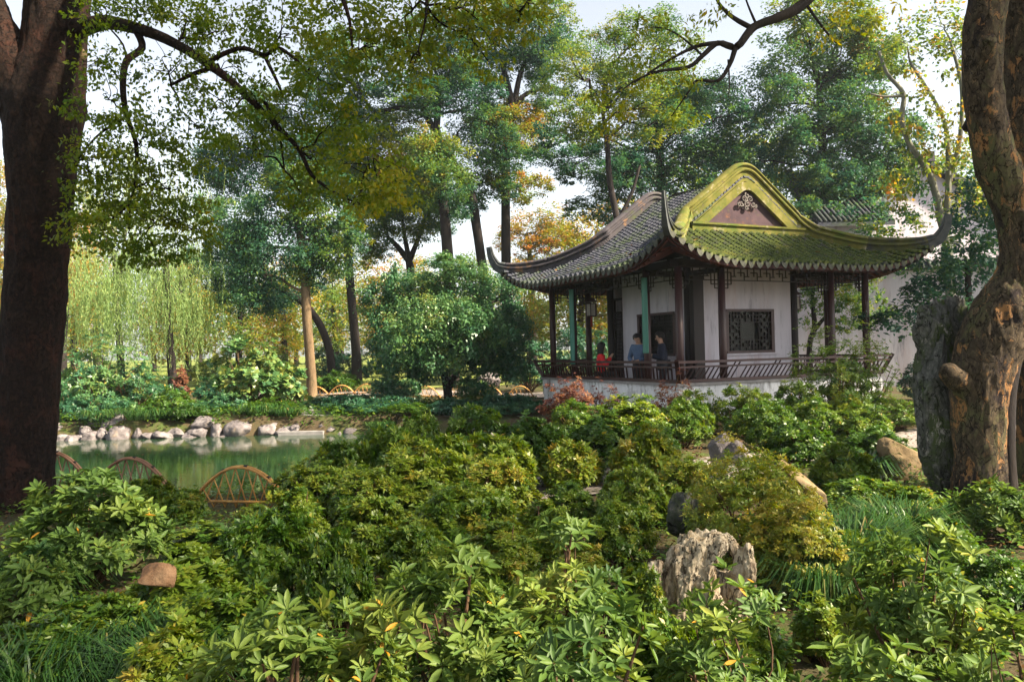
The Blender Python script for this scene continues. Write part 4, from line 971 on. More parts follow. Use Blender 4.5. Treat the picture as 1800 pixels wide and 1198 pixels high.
# ------------------------------------------------------------------ unseen crowns of both near trees, added overhead to block skylight and sun
def shade_crown(root, lst, mat, seed, tint):
    rs = np.random.RandomState(seed); b = np.array(root.location); top = np.array([0, 0, 7.0])
    for (x, y, z, r, dn) in lst:
        c = np.array([x, y, z]) - b; me = clump_proto(mat, .14, r, dn, .5, rs); o = link('foliage', me, root, Vector(c)); o.scale = (r, r, r * .62); o.rotation_euler = (0, 0, rs.uniform(0, 6.28)); o.color = (1 + tint - .4, 1, 1, 1); tag(o, kind='stuff')
        lp = limb_pts(rs, top, c, .15); mb = MB(); mb.tube(lp, np.linspace(.10, .03, len(lp)), 7); mb.build('branch', M['bark_left'], root)
camphor = [o for o in bpy.data.objects if o.name == 'camphor_tree'][0]
shade_crown(camphor, [(-8, 6, 10, 2.4, 1), (-6, 9, 11, 2.4, 1), (-3.5, 3, 9.5, 2.1, .6), (-.8, 2, 8.8, 2.0, .6), (-6, 1, 9.5, 2.3, 1), (-9, 10, 12, 2.4, 1), (-3, 11, 12, 2.2, 1), (-3, -1.5, 9, 2.2, 1)], 'leaf_tree', 43, .45)
shade_crown(rroot, [(5, 7, 10, 2.2, 1), (8, 9, 11, 2.4, .6), (3, 6.5, 9.6, 1.9, 1), (7, 5, 10, 2.2, .6), (3, 9.5, 11, 1.9, .6), (10, 6, 10.5, 2.4, .6), (6, 11.5, 12, 2.2, .6), (1.5, 10.5, 12, 1.8, .6), (3.5, 3, 9, 1.8, .6), (6, 1, 9.5, 1.9, .6), (9, -1, 10, 2.0, .6), (8, 3, 10.5, 1.8, .6), (11.5, 1.5, 10.5, 2.0, .6), (5, -3, 9.5, 1.9, .6), (9, -4.5, 10, 1.9, .6), (13, 4.5, 11, 2.0, .6)], 'leaf_tree', 53, .55)  # clumps right of and behind the camera are added to dapple the foreground

bl = [o for o in bpy.data.objects if o.get('label', '').startswith('dark broad leaved tree')][0]
shade_crown(bl, [(14, 14.5, 9, 2.2, 1), (16.5, 16.5, 10, 2.4, 1), (13.6, 17.5, 8, 2.0, 1), (15.5, 12, 10, 2.2, 1), (18, 14, 11, 2.4, 1), (13.5, 11.5, 9, 1.9, .6), (17.5, 18.5, 8, 2.2, 1)], 'leaf_tree', 63, .25)  # unseen clumps off to the right, added to shade the pavilion
# ------------------------------------------------------------------ shrubs
def tri_leaf_template():
    """lanceolate leaf, length 1 along +y, half width .5, slight fold and droop"""
    sp = [(0, 0), (.22, .33), (.5, .5), (.76, .34), (1, 0)]; V, F = [], []
    for y, w in sp: V.append((0, y, -.06 * y * y - .03 * math.sin(math.pi * y)))
    for y, w in sp[1:4]: V += [(-w, y, .05 - .06 * y * y + .02), (w, y, .05 - .06 * y * y + .02)]
    F = [(0, 6, 1), (0, 1, 5), (1, 6, 8, 2), (1, 2, 7, 5), (2, 8, 10, 3), (2, 3, 9, 7), (3, 10, 4), (3, 4, 9)]
    return np.array(V), F
LT_V, LT_F = tri_leaf_template()
_leaf_var = {}
def leaf_variant(matname, t, w):
    k = (matname, t, w)
    if k not in _leaf_var:
        idx = [i for f in LT_F for i in f]
        _leaf_var[k] = raw_mesh('leaf', LT_V * [w, 1, 1], idx, [len(f) for f in LT_F], [M[matname]], smooth=True, tint=np.full(len(LT_V), t))
    return _leaf_var[k]
def frames(d, n):
    d = nrm(d); s = nrm(np.cross(d, n)); n = np.cross(s, d); return s, d, n
def merged_leaves(pos, d, n, L, tint, mat, w=.34):
    s, d, n = frames(d, n); m = len(pos); k = len(LT_V)
    X = LT_V * [w, 1, 1]
    V = pos[:, None] + (X[None, :, 0, None] * s[:, None] + X[None, :, 1, None] * d[:, None] + X[None, :, 2, None] * n[:, None]) * L[:, None, None]
    idx = np.array([i for f in LT_F for i in f]); cnt = np.array([len(f) for f in LT_F])
    I = (idx[None] + (np.arange(m) * k)[:, None]).ravel()
    return raw_mesh('foliage', V.reshape(-1, 3), I, np.tile(cnt, m), [M[mat]], smooth=True, tint=np.repeat(tint, k))

def dome_points(rs, n, rx, ry, h, low=.25, wob=.16):
    """points over an uneven dome, normals with them"""
    u = rs.uniform(-1, 1, (n, 3)); u = nrm(rs.normal(size=(n, 3))); u[:, 2] = np.abs(u[:, 2]) * 1.0
    ph = rs.uniform(0, 6.28, 6); az = np.arctan2(u[:, 1], u[:, 0])
    b = 1 + wob * (np.sin(3 * az + ph[0] + 2 * u[:, 2]) * .6 + np.sin(5 * az + ph[1] - 3 * u[:, 2]) * .5 + np.sin(2 * az + ph[2]) * .5 + np.sin(9 * az + ph[3] + 5 * u[:, 2]) * .35)
    b = b * rs.uniform(.80, 1.06, n)
    z = low * h + (1 - low) * h * u[:, 2] * b; taper = np.where(u[:, 2] < .25, .80 + .8 * u[:, 2], 1.0)
    p = np.stack([u[:, 0] * rx * b * taper, u[:, 1] * ry * b * taper, z], -1); nn = nrm(u / np.array([rx, ry, h * .75]))
    return p, nn

_shared = {}
def shrub(name, label, x, y, rx, h, nros=900, leaf=.05, mat='leaf_azalea', tint=.42, per=6, tvar=.10, seed=0, ry=None, group=None, cat='shrub', stems=16, low=.22, singles=0, aspect=.42, wob=.16, base_z=None, fat=.34, spread=.9, fill=.30, share=None):
    rs = np.random.RandomState(seed + 500); ry = ry or rx; bz = gz(x, y) if base_z is None else base_z
    root = tag(empty(name, (x, y, bz)), label, cat, group)
    if share is not None:
        lst = _shared.setdefault(share, [])
        if len(lst) >= 2:
            fm_, sm_, rx0, h0 = lst[seed % 2]; root.rotation_euler = (0, 0, rs.uniform(0, 6.28)); root.scale = (rx / rx0, rx / rx0, h / h0)
            o = tag(link('foliage', fm_, root), kind='stuff'); o.color = (1 + rs.normal(0, .09), 1, 1, 1); link('stems', sm_, root); return root
    p, nn = dome_points(rs, nros, rx, ry, h, low, wob)
    nin = int(nros * fill); p2, n2 = dome_points(rs, nin, rx * .72, ry * .72, h * .78, low * .9, wob); p = np.concatenate([p, p2]); nn = np.concatenate([nn, n2])
    # gather rosettes into pads so that the outline breaks up
    m = len(p); npad = max(8, m // 20); pc = p[rs.randint(0, m, npad)]
    k = np.argmin(((p[:, None] - pc[None]) ** 2).sum(-1), 1); p = p + (pc[k] - p) * np.array([.26, .26, .40]); p[:, 2] += (rs.normal(0, .05, npad) * h / .7)[k]
    ax = nrm(nn * .75 + [0, 0, .75] + rs.normal(0, .42, (m, 3))); rsz = rs.uniform(.6, 1.22, m)
    pt = tint + rs.normal(0, tvar, npad)[k] + rs.normal(0, tvar * .6, m)
    s, _, t = frames(ax, nrm(rs.normal(size=(m, 3)))) ; t2 = np.cross(ax, s)
    ph = rs.uniform(0, 6.28, m); P_, D_, N_, L_, T_ = [], [], [], [], []
    for j in range(per):
        a = ph + j * 2.4 + rs.normal(0, .2, m); rad = s * np.cos(a)[:, None] + t2 * np.sin(a)[:, None]
        el = rs.uniform(.0, .75, m) * spread + (.55 if j >= per - 2 else 0)
        d = nrm(rad + ax * el[:, None]); P_.append(p + d * leaf * .08); D_.append(d); N_.append(ax + rad * -.15 + rs.normal(0, .15, (m, 3)))
        L_.append(leaf * rsz * rs.uniform(.7, 1.2, m) * np.where(rs.rand(m) < .10, .25, 1) * (.72 if j >= per - 2 else 1)); T_.append(pt + rs.normal(0, tvar * .5, m) + (.10 if j >= per - 2 else 0))
    P_, D_, N_, L_, T_ = map(np.concatenate, (P_, D_, N_, L_, T_)); T_ = np.clip(T_, 0, .96)
    rare = rs.rand(len(T_)) < .006; T_[rare] = 1.0
    if singles:
        wp = P_ + [x, y, bz]; score = np.linalg.norm(wp - [0, 0, CAM_H], axis=1) - 1.2 * P_[:, 2]; o = np.argsort(score); near, rest = o[:singles], o[singles:]
        S3, D3, N3 = frames(D_, N_)
        for i in near:
            tq = round(float(np.clip(T_[i], 0, 1)) * 8) / 8; ob = link('leaf', leaf_variant(mat, tq, fat), root)
            mm = Matrix(((S3[i][0], D3[i][0], N3[i][0], 0), (S3[i][1], D3[i][1], N3[i][1], 0), (S3[i][2], D3[i][2], N3[i][2], 0), (0, 0, 0, 1)))
            ob.matrix_local = Matrix.Translation(P_[i]) @ mm @ Matrix.Scale(float(L_[i]), 4)
        me = merged_leaves(P_[rest], D_[rest], N_[rest], L_[rest], T_[rest], mat, fat)
    else:
        me = quad_mesh('foliage', leaf_quads(P_, D_, N_, L_, L_ * aspect), T_, M[mat])
    tag(link('foliage', me, root), kind='stuff')
    mb = MB(); sel = p[rs.choice(m, min(stems * 2, m), False)]; base = [np.array([rs.normal(0, .05), rs.normal(0, .05), -.05]) for _ in range(4)]
    for i, e in enumerate(sel):
        a = base[i % 4]; lp = catmull([a, a + (e - a) * .35 + [0, 0, .03], a + (e - a) * .7 + rs.normal(0, .03, 3), e], 3); r0 = .013 * (h / .7) ** .6 * (1 if i < stems else .6)
        mb.tube(lp, np.linspace(r0, r0 * .3, len(lp)), 4, caps=False)
    st_ = mb.build('stems', M['twig'], root)
    if share is not None: lst.append((me, st_.data, rx, h))
    return root

def S(px, top, d, hw, label, **kw):
    """shrub whose top shows at photo pixel (px, top), standing d metres off"""
    t = P(px, top, d); bz = gz(t.x, t.y); h = max(t.z - bz, .28); rx = hw * d / F_PX
    kw.setdefault('seed', int(px * 3 + d * 17)); return shrub(kw.pop('name', 'azalea'), label, t.x, t.y, rx, h, **kw)
AZ = 'clipped azaleas between the rocks and the pavilion'
rowA = [(1215, 692, 13.9, 62, 'azalea against the white plinth below the front corner of the pavilion'), (1310, 690, 13.9, 66, 'azalea in front of the pavilion plinth under the lattice window'), (1400, 690, 14, 60, 'azalea at the plinth just left of the bright leafy bush'), (1485, 690, 14, 60, 'azalea below the bright leafy bush at the right of the pavilion'), (1572, 700, 14.2, 52, 'azalea at the right end of the row before the pavilion')]
rowB = [(1430, 716, 12.1, 60, 'azalea between the row before the plinth and the dark stemmed one'), (1010, 724, 12, 62, 'azalea below the reddish shrub at the left corner of the plinth'), (1110, 716, 12, 66, 'azalea in the row below the purple vine on the plinth'), (1200, 714, 12.2, 62, 'dark azalea just left above the upright grey rock'), (1345, 712, 12, 72, 'azalea right above the upright grey rock'), (1510, 716, 12, 66, 'wide azalea behind the dark stemmed one at the right')]
rowC = [(1140, 752, 10.4, 60, 'azalea behind the left side of the upright grey rock'), (660, 762, 10.4, 50, 'low azalea at the pond edge below the far steps'), (735, 740, 10.8, 62, 'leftmost azalea of the dark row below the round green bush'), (835, 730, 10.8, 70, 'tallest azalea of the dark row below the round green bush'), (930, 742, 10.8, 60, 'rightmost azalea of the dark row below the round green bush'), (1055, 750, 10.6, 66, 'azalea over the pale path gap in the middle'), (1400, 752, 10.4, 80, 'large azalea with bare dark stems above the slanting slab'), (1535, 755, 10.2, 66, 'azalea with open stems left of the standing stone')]
rowD = [(255, 856, 8.3, 50, 'small azalea half covering the second bamboo hoop'), (322, 880, 7.7, 44, 'small azalea between the second and third bamboo hoops'), (780, 776, 8.8, 70, 'azalea between the centre one and the pond edge'), (1480, 800, 8.6, 60, 'low azalea left of the tan boulder'), (690, 776, 9, 78, 'azalea with light tips at the right end of the pond view'), (600, 792, 8.9, 52, 'low azalea at the right edge of the visible water'), (870, 780, 9, 74, 'azalea in the centre of the second row'), (1000, 782, 9, 66, 'olive azalea left of the middle stems'), (1135, 778, 9, 66, 'azalea left of the upright grey rock')]
rowE = [(1110, 838, 7.3, 70, 'azalea with thin dark stems right of the tan stems'), (640, 838, 7.0, 70, 'azalea in the dip right of the hoop fence'), (1210, 820, 7.4, 60, 'azalea left behind the yellow green mound'), (560, 818, 7.5, 80, 'azalea just right of the near bamboo hoop fence'), (725, 798, 7.5, 92, 'broad azalea with pointed tips in the left centre'), (870, 812, 7.5, 76, 'azalea with yellowish tips in the centre'), (1000, 850, 7.4, 60, 'sparse azalea with tan stems in the centre'), (450, 905, 7.0, 60, 'low azalea in front of the sunlit bamboo hoop')]
rowF = [(520, 885, 5.9, 80, 'small leaved azalea below the gap in the hoop fence'), (730, 925, 5.3, 80, 'azalea in the shade behind the big leaved foreground shrubs'), (880, 930, 5.3, 76, 'azalea right behind the middle foreground shrub'), (650, 880, 6.1, 86, 'shaded azalea with hollow dark underside left of centre'), (810, 872, 6.1, 88, 'azalea with red brown twigs in front of the centre'), (960, 905, 6.0, 70, 'small leaved azalea behind the big leaved front shrub'), (1085, 900, 5.9, 66, 'thin azalea at the left side of the holed rock'), (360, 925, 5.9, 80, 'small leaved azalea under the sunlit bamboo hoop'), (1010, 980, 5.2, 60, 'low azalea left below the holed rock')]
rowG = [(1330, 1110, 3.6, 70, 'low azalea under the front edge of the holed rock'), (1560, 1040, 4.3, 80, 'low azalea behind the bottom right rhododendrons'), (1680, 1060, 3.9, 80, 'low azalea at the right of the highest rhododendron'), (300, 1130, 3.3, 80, 'low azalea at the bottom left below the boulder'), (1480, 960, 5.6, 60, 'low azalea before the grass tuft at the right'), (1600, 900, 7.0, 70, 'low ground azalea in front of the standing stone'), (1520, 880, 7.6, 70, 'low ground azalea below the tan boulder'), (860, 1080, 3.6, 90, 'low azalea filling the shade under the middle rhododendrons'), (1180, 1120, 3.4, 70, 'low azalea at the bottom centre right'), (590, 960, 4.7, 80, 'small leaved azalea left behind the middle foreground shrub'), (400, 1050, 4.0, 80, 'small leaved azalea at the left edge of the front shrub'), (90, 1130, 3.9, 80, 'low shaded azalea in the bottom left corner'), (1130, 1010, 4.4, 50, 'low azalea at the left foot of the holed rock'), (1440, 1090, 4.0, 56, 'low azalea at the right foot of the holed rock'), (470, 930, 5.0, 92, 'small leaved azalea with yellow dots left of the front shrub'), (330, 990, 4.6, 84, 'small leaved azalea below the reddish boulder at the left'), (190, 1060, 4.2, 92, 'low small leaved azalea at the lower left')]
for row, nr, lf, tn in ((rowA, 2100, .058, .54), (rowB, 2101, .058, .49), (rowC, 2100, .056, .40), (rowD, 2500, .052, .58), (rowE, 2700, .048, .61), (rowF, 2700, .043, .58), (rowG, 2700, .037, .54)):
    for (px, top, d, hw, lab) in row: S(px, top - 4 + 8 * math.sin(px), d, hw * (.86 + .12 * math.sin(px * 1.7)), lab, nros=nr, leaf=lf, tint=tn, group=AZ, share=('az', nr, lf, tn))
S(1320, 800, 5.9, 118, 'yellow green small leaved mound behind the holed rock', nros=3400, leaf=.040, tint=.82, tvar=.10, group=None, low=.1, stems=12)
S(1395, 880, 5.3, 78, 'yellowing lower mound at the right side of the holed rock', nros=1900, leaf=.040, tint=.86, tvar=.10, low=.1, stems=10)
S(160, 848, 5.4, 132, 'leafy rhododendron in front of the big left trunk', name='rhododendron', nros=620, leaf=.085, mat='leaf_rhodo', tint=.40, per=8, singles=300, stems=14, low=.3)
S(60, 960, 4.6, 66, 'low rhododendron at the left picture edge', name='rhododendron', nros=150, leaf=.08, mat='leaf_rhodo', tint=.36, per=8, singles=120, stems=8, low=.3)
S(1765, 862, 6.2, 78, 'fresh green broad leaved shrub at the foot of the twisted trunk', name='rhododendron', nros=520, leaf=.075, mat='leaf_rhodo', tint=.36, per=7, singles=200, stems=12)
S(1745, 985, 4.9, 90, 'loose small leaved shrub at the lower right edge', nros=1500, leaf=.04, tint=.36, stems=22, fill=.6)
S(1655, 950, 5.6, 60, 'small shaded shrub behind the front right rhododendron', nros=800, leaf=.05, tint=.28)
RG = 'large leaved rhododendrons in the foreground'
for (px, top, d, hw, nr, lab) in ((520, 1050, 2.75, 200, 150, 'large leaved rhododendron at the bottom left of the centre'), (790, 985, 3.1, 190, 190, 'large leaved rhododendron in the middle foreground'), (1000, 950, 3.5, 120, 90, 'tallest large leaved rhododendron just left of the holed rock'), (1010, 1085, 2.6, 170, 110, 'large leaved rhododendron at the bottom centre'), (1270, 1050, 3.0, 130, 80, 'large leaved rhododendron in front of the holed rock'), (1600, 945, 3.3, 130, 120, 'pale tipped rhododendron standing highest at the lower right'), (1540, 1110, 2.6, 150, 80, 'large leaved rhododendron at the bottom right'), (1780, 1110, 2.7, 90, 55, 'large leaved rhododendron in the bottom right corner')):
    S(px, top, d, hw * 1.0, lab, name='rhododendron', nros=int(nr * 2.2), leaf=.066, mat='leaf_rhodo', tint=.47, per=9, singles=300, stems=14, group=RG, low=.28, fat=.32, spread=.8, fill=.6, tvar=.12)
# bush in front of the pavilion, reddish creepers, round bush, far bank shrubs
S(1470, 600, 14.6, 68, 'bright green twiggy bush rising in front of the pavilion railing', name='leafy_bush', nros=1500, leaf=.07, tint=.56, low=.2, wob=.4, stems=22, fill=.6, mat='leaf_azalea')
S(1520, 620, 14.9, 40, 'thin green bush at the right end of the pavilion railing', name='leafy_bush', nros=520, leaf=.07, tint=.52, low=.2, wob=.45, stems=16, fill=.6)
S(1000, 676, 15.0, 52, 'reddish brown shrub at the left corner of the pavilion plinth', name='red_shrub', nros=1100, leaf=.07, mat='leaf_red', tint=.5, tvar=.2, low=.1, wob=.3)
S(1060, 690, 15.0, 30, 'purple brown creeper on the white plinth of the pavilion', name='red_shrub', nros=500, leaf=.06, mat='leaf_red', tint=.3, tvar=.2, low=.1, wob=.4)
S(1180, 684, 14.8, 34, 'orange brown shrub below the front corner of the pavilion', name='red_shrub', nros=600, leaf=.06, mat='leaf_red', tint=.7, tvar=.2, low=.1, wob=.4)
tree('osmanthus', 'large round dark green bush on a short forked trunk left of the pavilion', grounded(px_trunk(23.5, [(790, 715, 9), (786, 680, 8), (780, 650, 7)])),
     px_clumps(23.5, [(780, 585, 105, 85, 0.55, .8), (690, 580, 50, 70, 0.52), (720, 520, 60, 45, 0.58), (790, 500, 70, 38, 0.65), (860, 520, 55, 48, 0.52), (885, 585, 48, 60, 0.46), (850, 640, 55, 40, 0.44), (700, 640, 55, 45, 0.50), (775, 600, 70, 60, 0.62, 1, -1.4), (680, 690, 30, 28, 0.45), (900, 560, 30, 40, 0.40), (745, 560, 60, 50, 0.65, 1, -1.6), (835, 570, 50, 50, 0.55, 1, -1.5)]), leaf=.10, leafmat='leaf_osm', cat='bush', seed=71, limb_r=.06, dens=.85, extra=[px_trunk(23.5, [(786, 690, 6), (800, 660, 5), (812, 640, 4)])])
for i, (px, top, d, hw, tn) in enumerate([(60, 690, 21.8, 46, .4), (120, 700, 21.6, 40, .3), (200, 700, 22, 44, .45), (270, 712, 21.2, 30, .25), (360, 706, 21.6, 40, .4), (400, 690, 22.2, 44, .5), (470, 705, 21.6, 34, .35), (560, 700, 22.4, 34, .4), (640, 720, 21.0, 36, .3), (720, 722, 20.4, 40, .25), (930, 715, 19.6, 40, .3), (860, 725, 19.4, 40, .25), (150, 668, 25.5, 50, .5), (260, 670, 26, 46, .55), (380, 668, 25.8, 40, .5), (590, 660, 31.5, 40, .5), (700, 668, 25.5, 40, .4), (840, 672, 25, 36, .45), (330, 720, 20.9, 26, .3), (180, 724, 20.9, 28, .3)]):
    S(px, top, d, hw, 'low green shrub along the far bank, %s of the bank shrubs from the left' % ords[i], name='bank_shrub', nros=900, leaf=.085, tint=tn, mat='leaf_osm' if i % 3 else 'leaf_azalea', share=('bk', i % 3 > 0), group='low shrubs along the far bank', wob=.3)
far_sh = [(440, 600, 22.8, 62, 'pale green bush with big leaves on the far bank beside the steps', dict(nros=620, leaf=.17, tint=.72, mat='leaf_osm', aspect=.85, per=5, wob=.25)),
          (500, 640, 23.2, 38, 'smaller big leaved bush right beside the pale one on the far bank', dict(nros=320, leaf=.16, tint=.7, mat='leaf_osm', aspect=.85, per=5)),
          (165, 610, 23.0, 70, 'green bush right of the dark trunk on the far bank', dict(nros=1200, leaf=.12, tint=.6, mat='leaf_osm', wob=.3)),
          (235, 640, 23.4, 40, 'thin light green bush left of the willow trunk on the far bank', dict(nros=600, leaf=.10, tint=.5, mat='leaf_osm', wob=.35)),
          (300, 690, 21.6, 44, 'low dark shrub over the rocks at the middle of the far bank', dict(nros=900, leaf=.09, tint=.34)),
          (318, 650, 26.5, 13, 'small red leaved sapling under the willow', dict(nros=300, leaf=.12, tint=.6, mat='leaf_red')),
          (610, 694, 21.8, 44, 'feathery green shrub right of the stone steps', dict(nros=1100, leaf=.10, tint=.30, mat='leaf_osm')),
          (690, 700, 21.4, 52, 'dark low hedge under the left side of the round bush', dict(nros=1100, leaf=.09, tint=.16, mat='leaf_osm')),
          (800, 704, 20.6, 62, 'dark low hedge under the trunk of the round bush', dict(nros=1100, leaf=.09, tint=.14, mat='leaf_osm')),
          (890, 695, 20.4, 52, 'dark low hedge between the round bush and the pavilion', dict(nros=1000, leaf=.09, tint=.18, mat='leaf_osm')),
          (615, 618, 38, 40, 'clipped hedge ball behind the dark upright trunk', dict(nros=700, leaf=.14, tint=.20, mat='leaf_osm')),
          (570, 612, 41, 34, 'clipped hedge ball left of the dark upright trunk', dict(nros=600, leaf=.14, tint=.3, mat='leaf_osm')),
          (930, 600, 29, 46, 'green shrub behind the left railing of the pavilion', dict(nros=900, leaf=.13, tint=.3, mat='leaf_osm')),
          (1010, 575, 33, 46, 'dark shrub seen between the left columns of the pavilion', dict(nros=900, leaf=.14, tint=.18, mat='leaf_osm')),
          (1060, 590, 31, 40, 'green shrub seen behind the red jacket', dict(nros=800, leaf=.13, tint=.35, mat='leaf_osm')),
          (120, 655, 30, 60, 'broad green shrub under the left willow strands', dict(nros=900, leaf=.14, tint=.35, mat='leaf_osm')),
          (30, 640, 24, 60, 'green shrub behind the left edge trunk', dict(nros=900, leaf=.13, tint=.35, mat='leaf_osm')),
          (380, 625, 40, 50, 'sunlit far shrub behind the willow trunk', dict(nros=700, leaf=.15, tint=.66)),
          (480, 620, 43, 50, 'yellow green far shrub left of the tan trunk', dict(nros=700, leaf=.15, tint=.62)),
          (690, 625, 44, 46, 'yellow green far shrub left behind the round bush', dict(nros=700, leaf=.15, tint=.58)),
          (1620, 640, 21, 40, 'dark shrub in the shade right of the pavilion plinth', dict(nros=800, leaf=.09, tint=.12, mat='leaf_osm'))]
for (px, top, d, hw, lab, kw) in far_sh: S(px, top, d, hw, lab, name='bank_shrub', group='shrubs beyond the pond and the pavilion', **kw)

# ------------------------------------------------------------------ grass tufts and ground cover
def blades(rs, n, spread, h, w=.007, lean=1.0):
    a = rs.uniform(0, 6.28, n); r = spread * np.sqrt(rs.rand(n)) * .5; b = np.stack([r * np.cos(a), r * np.sin(a), np.zeros(n)], -1)
    da = a + rs.normal(0, .6, n); H = h * rs.uniform(.6, 1.15, n); R = H * rs.uniform(.5, 1.6, n) * lean; V = np.empty((n, 8, 3)); sd = np.stack([-np.sin(da), np.cos(da), np.zeros(n)], -1) * w
    for k, (t, zt, ww) in enumerate(((0, 0, 1), (.28, .68, 1), (.66, .90, .75), (1.0, .42, .1))):
        c = b + np.stack([np.cos(da) * R * t, np.sin(da) * R * t, H * zt], -1); V[:, 2*k] = c - sd * ww; V[:, 2*k+1] = c + sd * ww
    o = (np.arange(n) * 8)[:, None, None]; q = np.array([[0, 1, 3, 2], [2, 3, 5, 4], [4, 5, 7, 6]])[None]
    return V.reshape(-1, 3), (o + q).reshape(-1)
tufts = [(1500, 985, 5.6, .45, .40, 700, 'dark green grass tuft right of the yellow mound'), (1455, 1040, 5.0, .3, .34, 450, 'grass tuft below the yellow mound at the right'), (1590, 960, 6.2, .4, .32, 400, 'grass tuft in front of the standing stone'), (1545, 935, 6.6, .3, .26, 260, 'small grass tuft behind the larger one at the right'), (30, 1040, 5.0, .4, .34, 600, 'grass tuft at the left picture edge'), (60, 1180, 3.6, .4, .32, 520, 'grass tuft in the bottom left corner'), (300, 1150, 3.7, .3, .32, 420, 'grass tuft beside the front shrub at the bottom left'), (1520, 850, 9.0, .3, .34, 300, 'grass tuft beside the tan boulder'), (180, 1130, 4.0, .35, .3, 420, 'grass tuft under the small leaved azalea at the bottom left'), (600, 1180, 3.0, .4, .3, 300, 'grass tuft under the front shrub')]
BK = 'dark grass clumps on the far bank'
for i, (px, d) in enumerate([(20, 20.9), (60, 21.3), (100, 20.8), (125, 21.5), (150, 20.9), (178, 21.4), (205, 21.0), (232, 20.7), (255, 20.9), (275, 20.5), (300, 20.6), (330, 20.8), (355, 21.1), (385, 20.9), (415, 21.0), (445, 20.9), (470, 21.2), (495, 20.8), (515, 21.3), (590, 21.0), (630, 20.9), (665, 20.7)]):
    if i % 3 == 1: continue
    _k = (i * 37 % 11) / 11
    tufts.append((px + 14 * math.sin(i * 5.1), 740, d + .5 * math.sin(i * 2.3), .45 + .5 * _k, .18 + .20 * ((i * 53 % 7) / 7), int(150 + 200 * _k), 'dark green grass clump on the far pond bank, %s from the left' % ords[i]))
for i, (px, py, d, sp, h, n, lab) in enumerate(tufts):
    q = P(px, py, d); z = gz(q.x, q.y); rs = np.random.RandomState(80 + i); V, I = blades(rs, n, sp, h, .0045 if d < 8 else .011)
    me = raw_mesh('grass_tuft', V, I, np.full(len(I) // 4, 4), [M['grass']], tint=np.repeat(np.clip(rs.normal(.45, .22, n), 0, 1), 8))
    o = tag(link('grass_tuft', me, None, (q.x, q.y, z - .01)), lab, 'grass', 'grass tufts' if d < 15 else BK)
rs = np.random.RandomState(90); n = 26000
xx, yy = rs.uniform(-6, 9, n), 2 + 14 * rs.rand(n) ** 1.3; ok = (pond_s(xx, yy) > 1.08); xx, yy = xx[ok], yy[ok]; n = len(xx)
pos = np.stack([xx, yy, ground_z(xx, yy) + rs.uniform(.02, .06, n)], -1); Lf = rs.uniform(.03, .065, n)
V = leaf_quads(pos, rs.normal(0, 1, (n, 3)) * [1, 1, .25], rs.normal(0, .35, (n, 3)) + [0, 0, 1], Lf, Lf * .55)
tag(link('leaf_litter', quad_mesh('leaf_litter', V, rs.rand(n), M['litter'])), 'brown and green fallen leaves covering the soil', 'leaf litter', kind='stuff')

rs = np.random.RandomState(95); n = 150; xx, yy = rs.uniform(-14, -2, n), rs.uniform(12, 20, n); ok = pond_s(xx, yy) < .95; xx, yy = xx[ok], yy[ok]; n = len(xx); Lf = rs.uniform(.04, .08, n)
V = leaf_quads(np.stack([xx, yy, np.full(n, WATER_Z + .008)], -1), rs.normal(0, 1, (n, 3)) * [1, 1, .02], rs.normal(0, .03, (n, 3)) + [0, 0, 1], Lf, Lf * .55)
tag(link('floating_leaves', quad_mesh('floating_leaves', V, rs.uniform(.3, 1, n), M['litter'])), 'scattered fallen leaves floating on the pond', 'leaf litter', kind='stuff')
n = 90; vv, tt = [], []
for i in range(n):
    f = 0 if i % 3 else 2; w = rs.uniform(-3, 3); d = rs.uniform(.1, min(2.0, A - abs(w))); vv.append(np.array(roof_pt(f, w, d, .09)))
Lf = rs.uniform(.05, .11, n); V = leaf_quads(np.array(vv), rs.normal(0, 1, (n, 3)) * [1, 1, .3], rs.normal(0, .4, (n, 3)) + [0, 0, 1], Lf, Lf * .55)
tag(link('fallen_leaves', quad_mesh('fallen_leaves', V, rs.uniform(.2, .7, n), M['litter']), roof), kind='stuff')

rs = np.random.RandomState(97); m = 11000; xx, yy = rs.uniform(-5.5, 7.5, m), 2.3 + 8 * rs.rand(m) ** .9; ok = (pond_s(xx, yy) > 1.10) & (fbm(np.stack([xx * .9, yy * .9, xx * 0], -1), 3) > -.22) & (np.abs(xx) < yy * .78 + .5); xx, yy = xx[ok], yy[ok]; m = len(xx)
c0 = np.stack([xx, yy, ground_z(xx, yy) + rs.uniform(.03, .16, m)], -1); pp, dd_, ll, tt = [], [], [], []
for j in range(6):
    a = rs.uniform(0, 6.28, m); pp.append(c0 + rs.normal(0, .025, (m, 3))); dd_.append(np.stack([np.cos(a), np.sin(a), rs.uniform(-.1, .7, m)], -1)); ll.append(rs.uniform(.025, .06, m)); tt.append(np.clip(rs.normal(.42, .16, m), 0, .95))
pp, dd_, ll, tt = map(np.concatenate, (pp, dd_, ll, tt))
tag(link('ground_cover', quad_mesh('ground_cover', leaf_quads(pp, dd_, rs.normal(0, .3, (len(pp), 3)) + [0, 0, 1], ll, ll * .55), tt, M['leaf_azalea'])), 'low leafy ground cover between the shrubs', 'ground cover', kind='stuff')

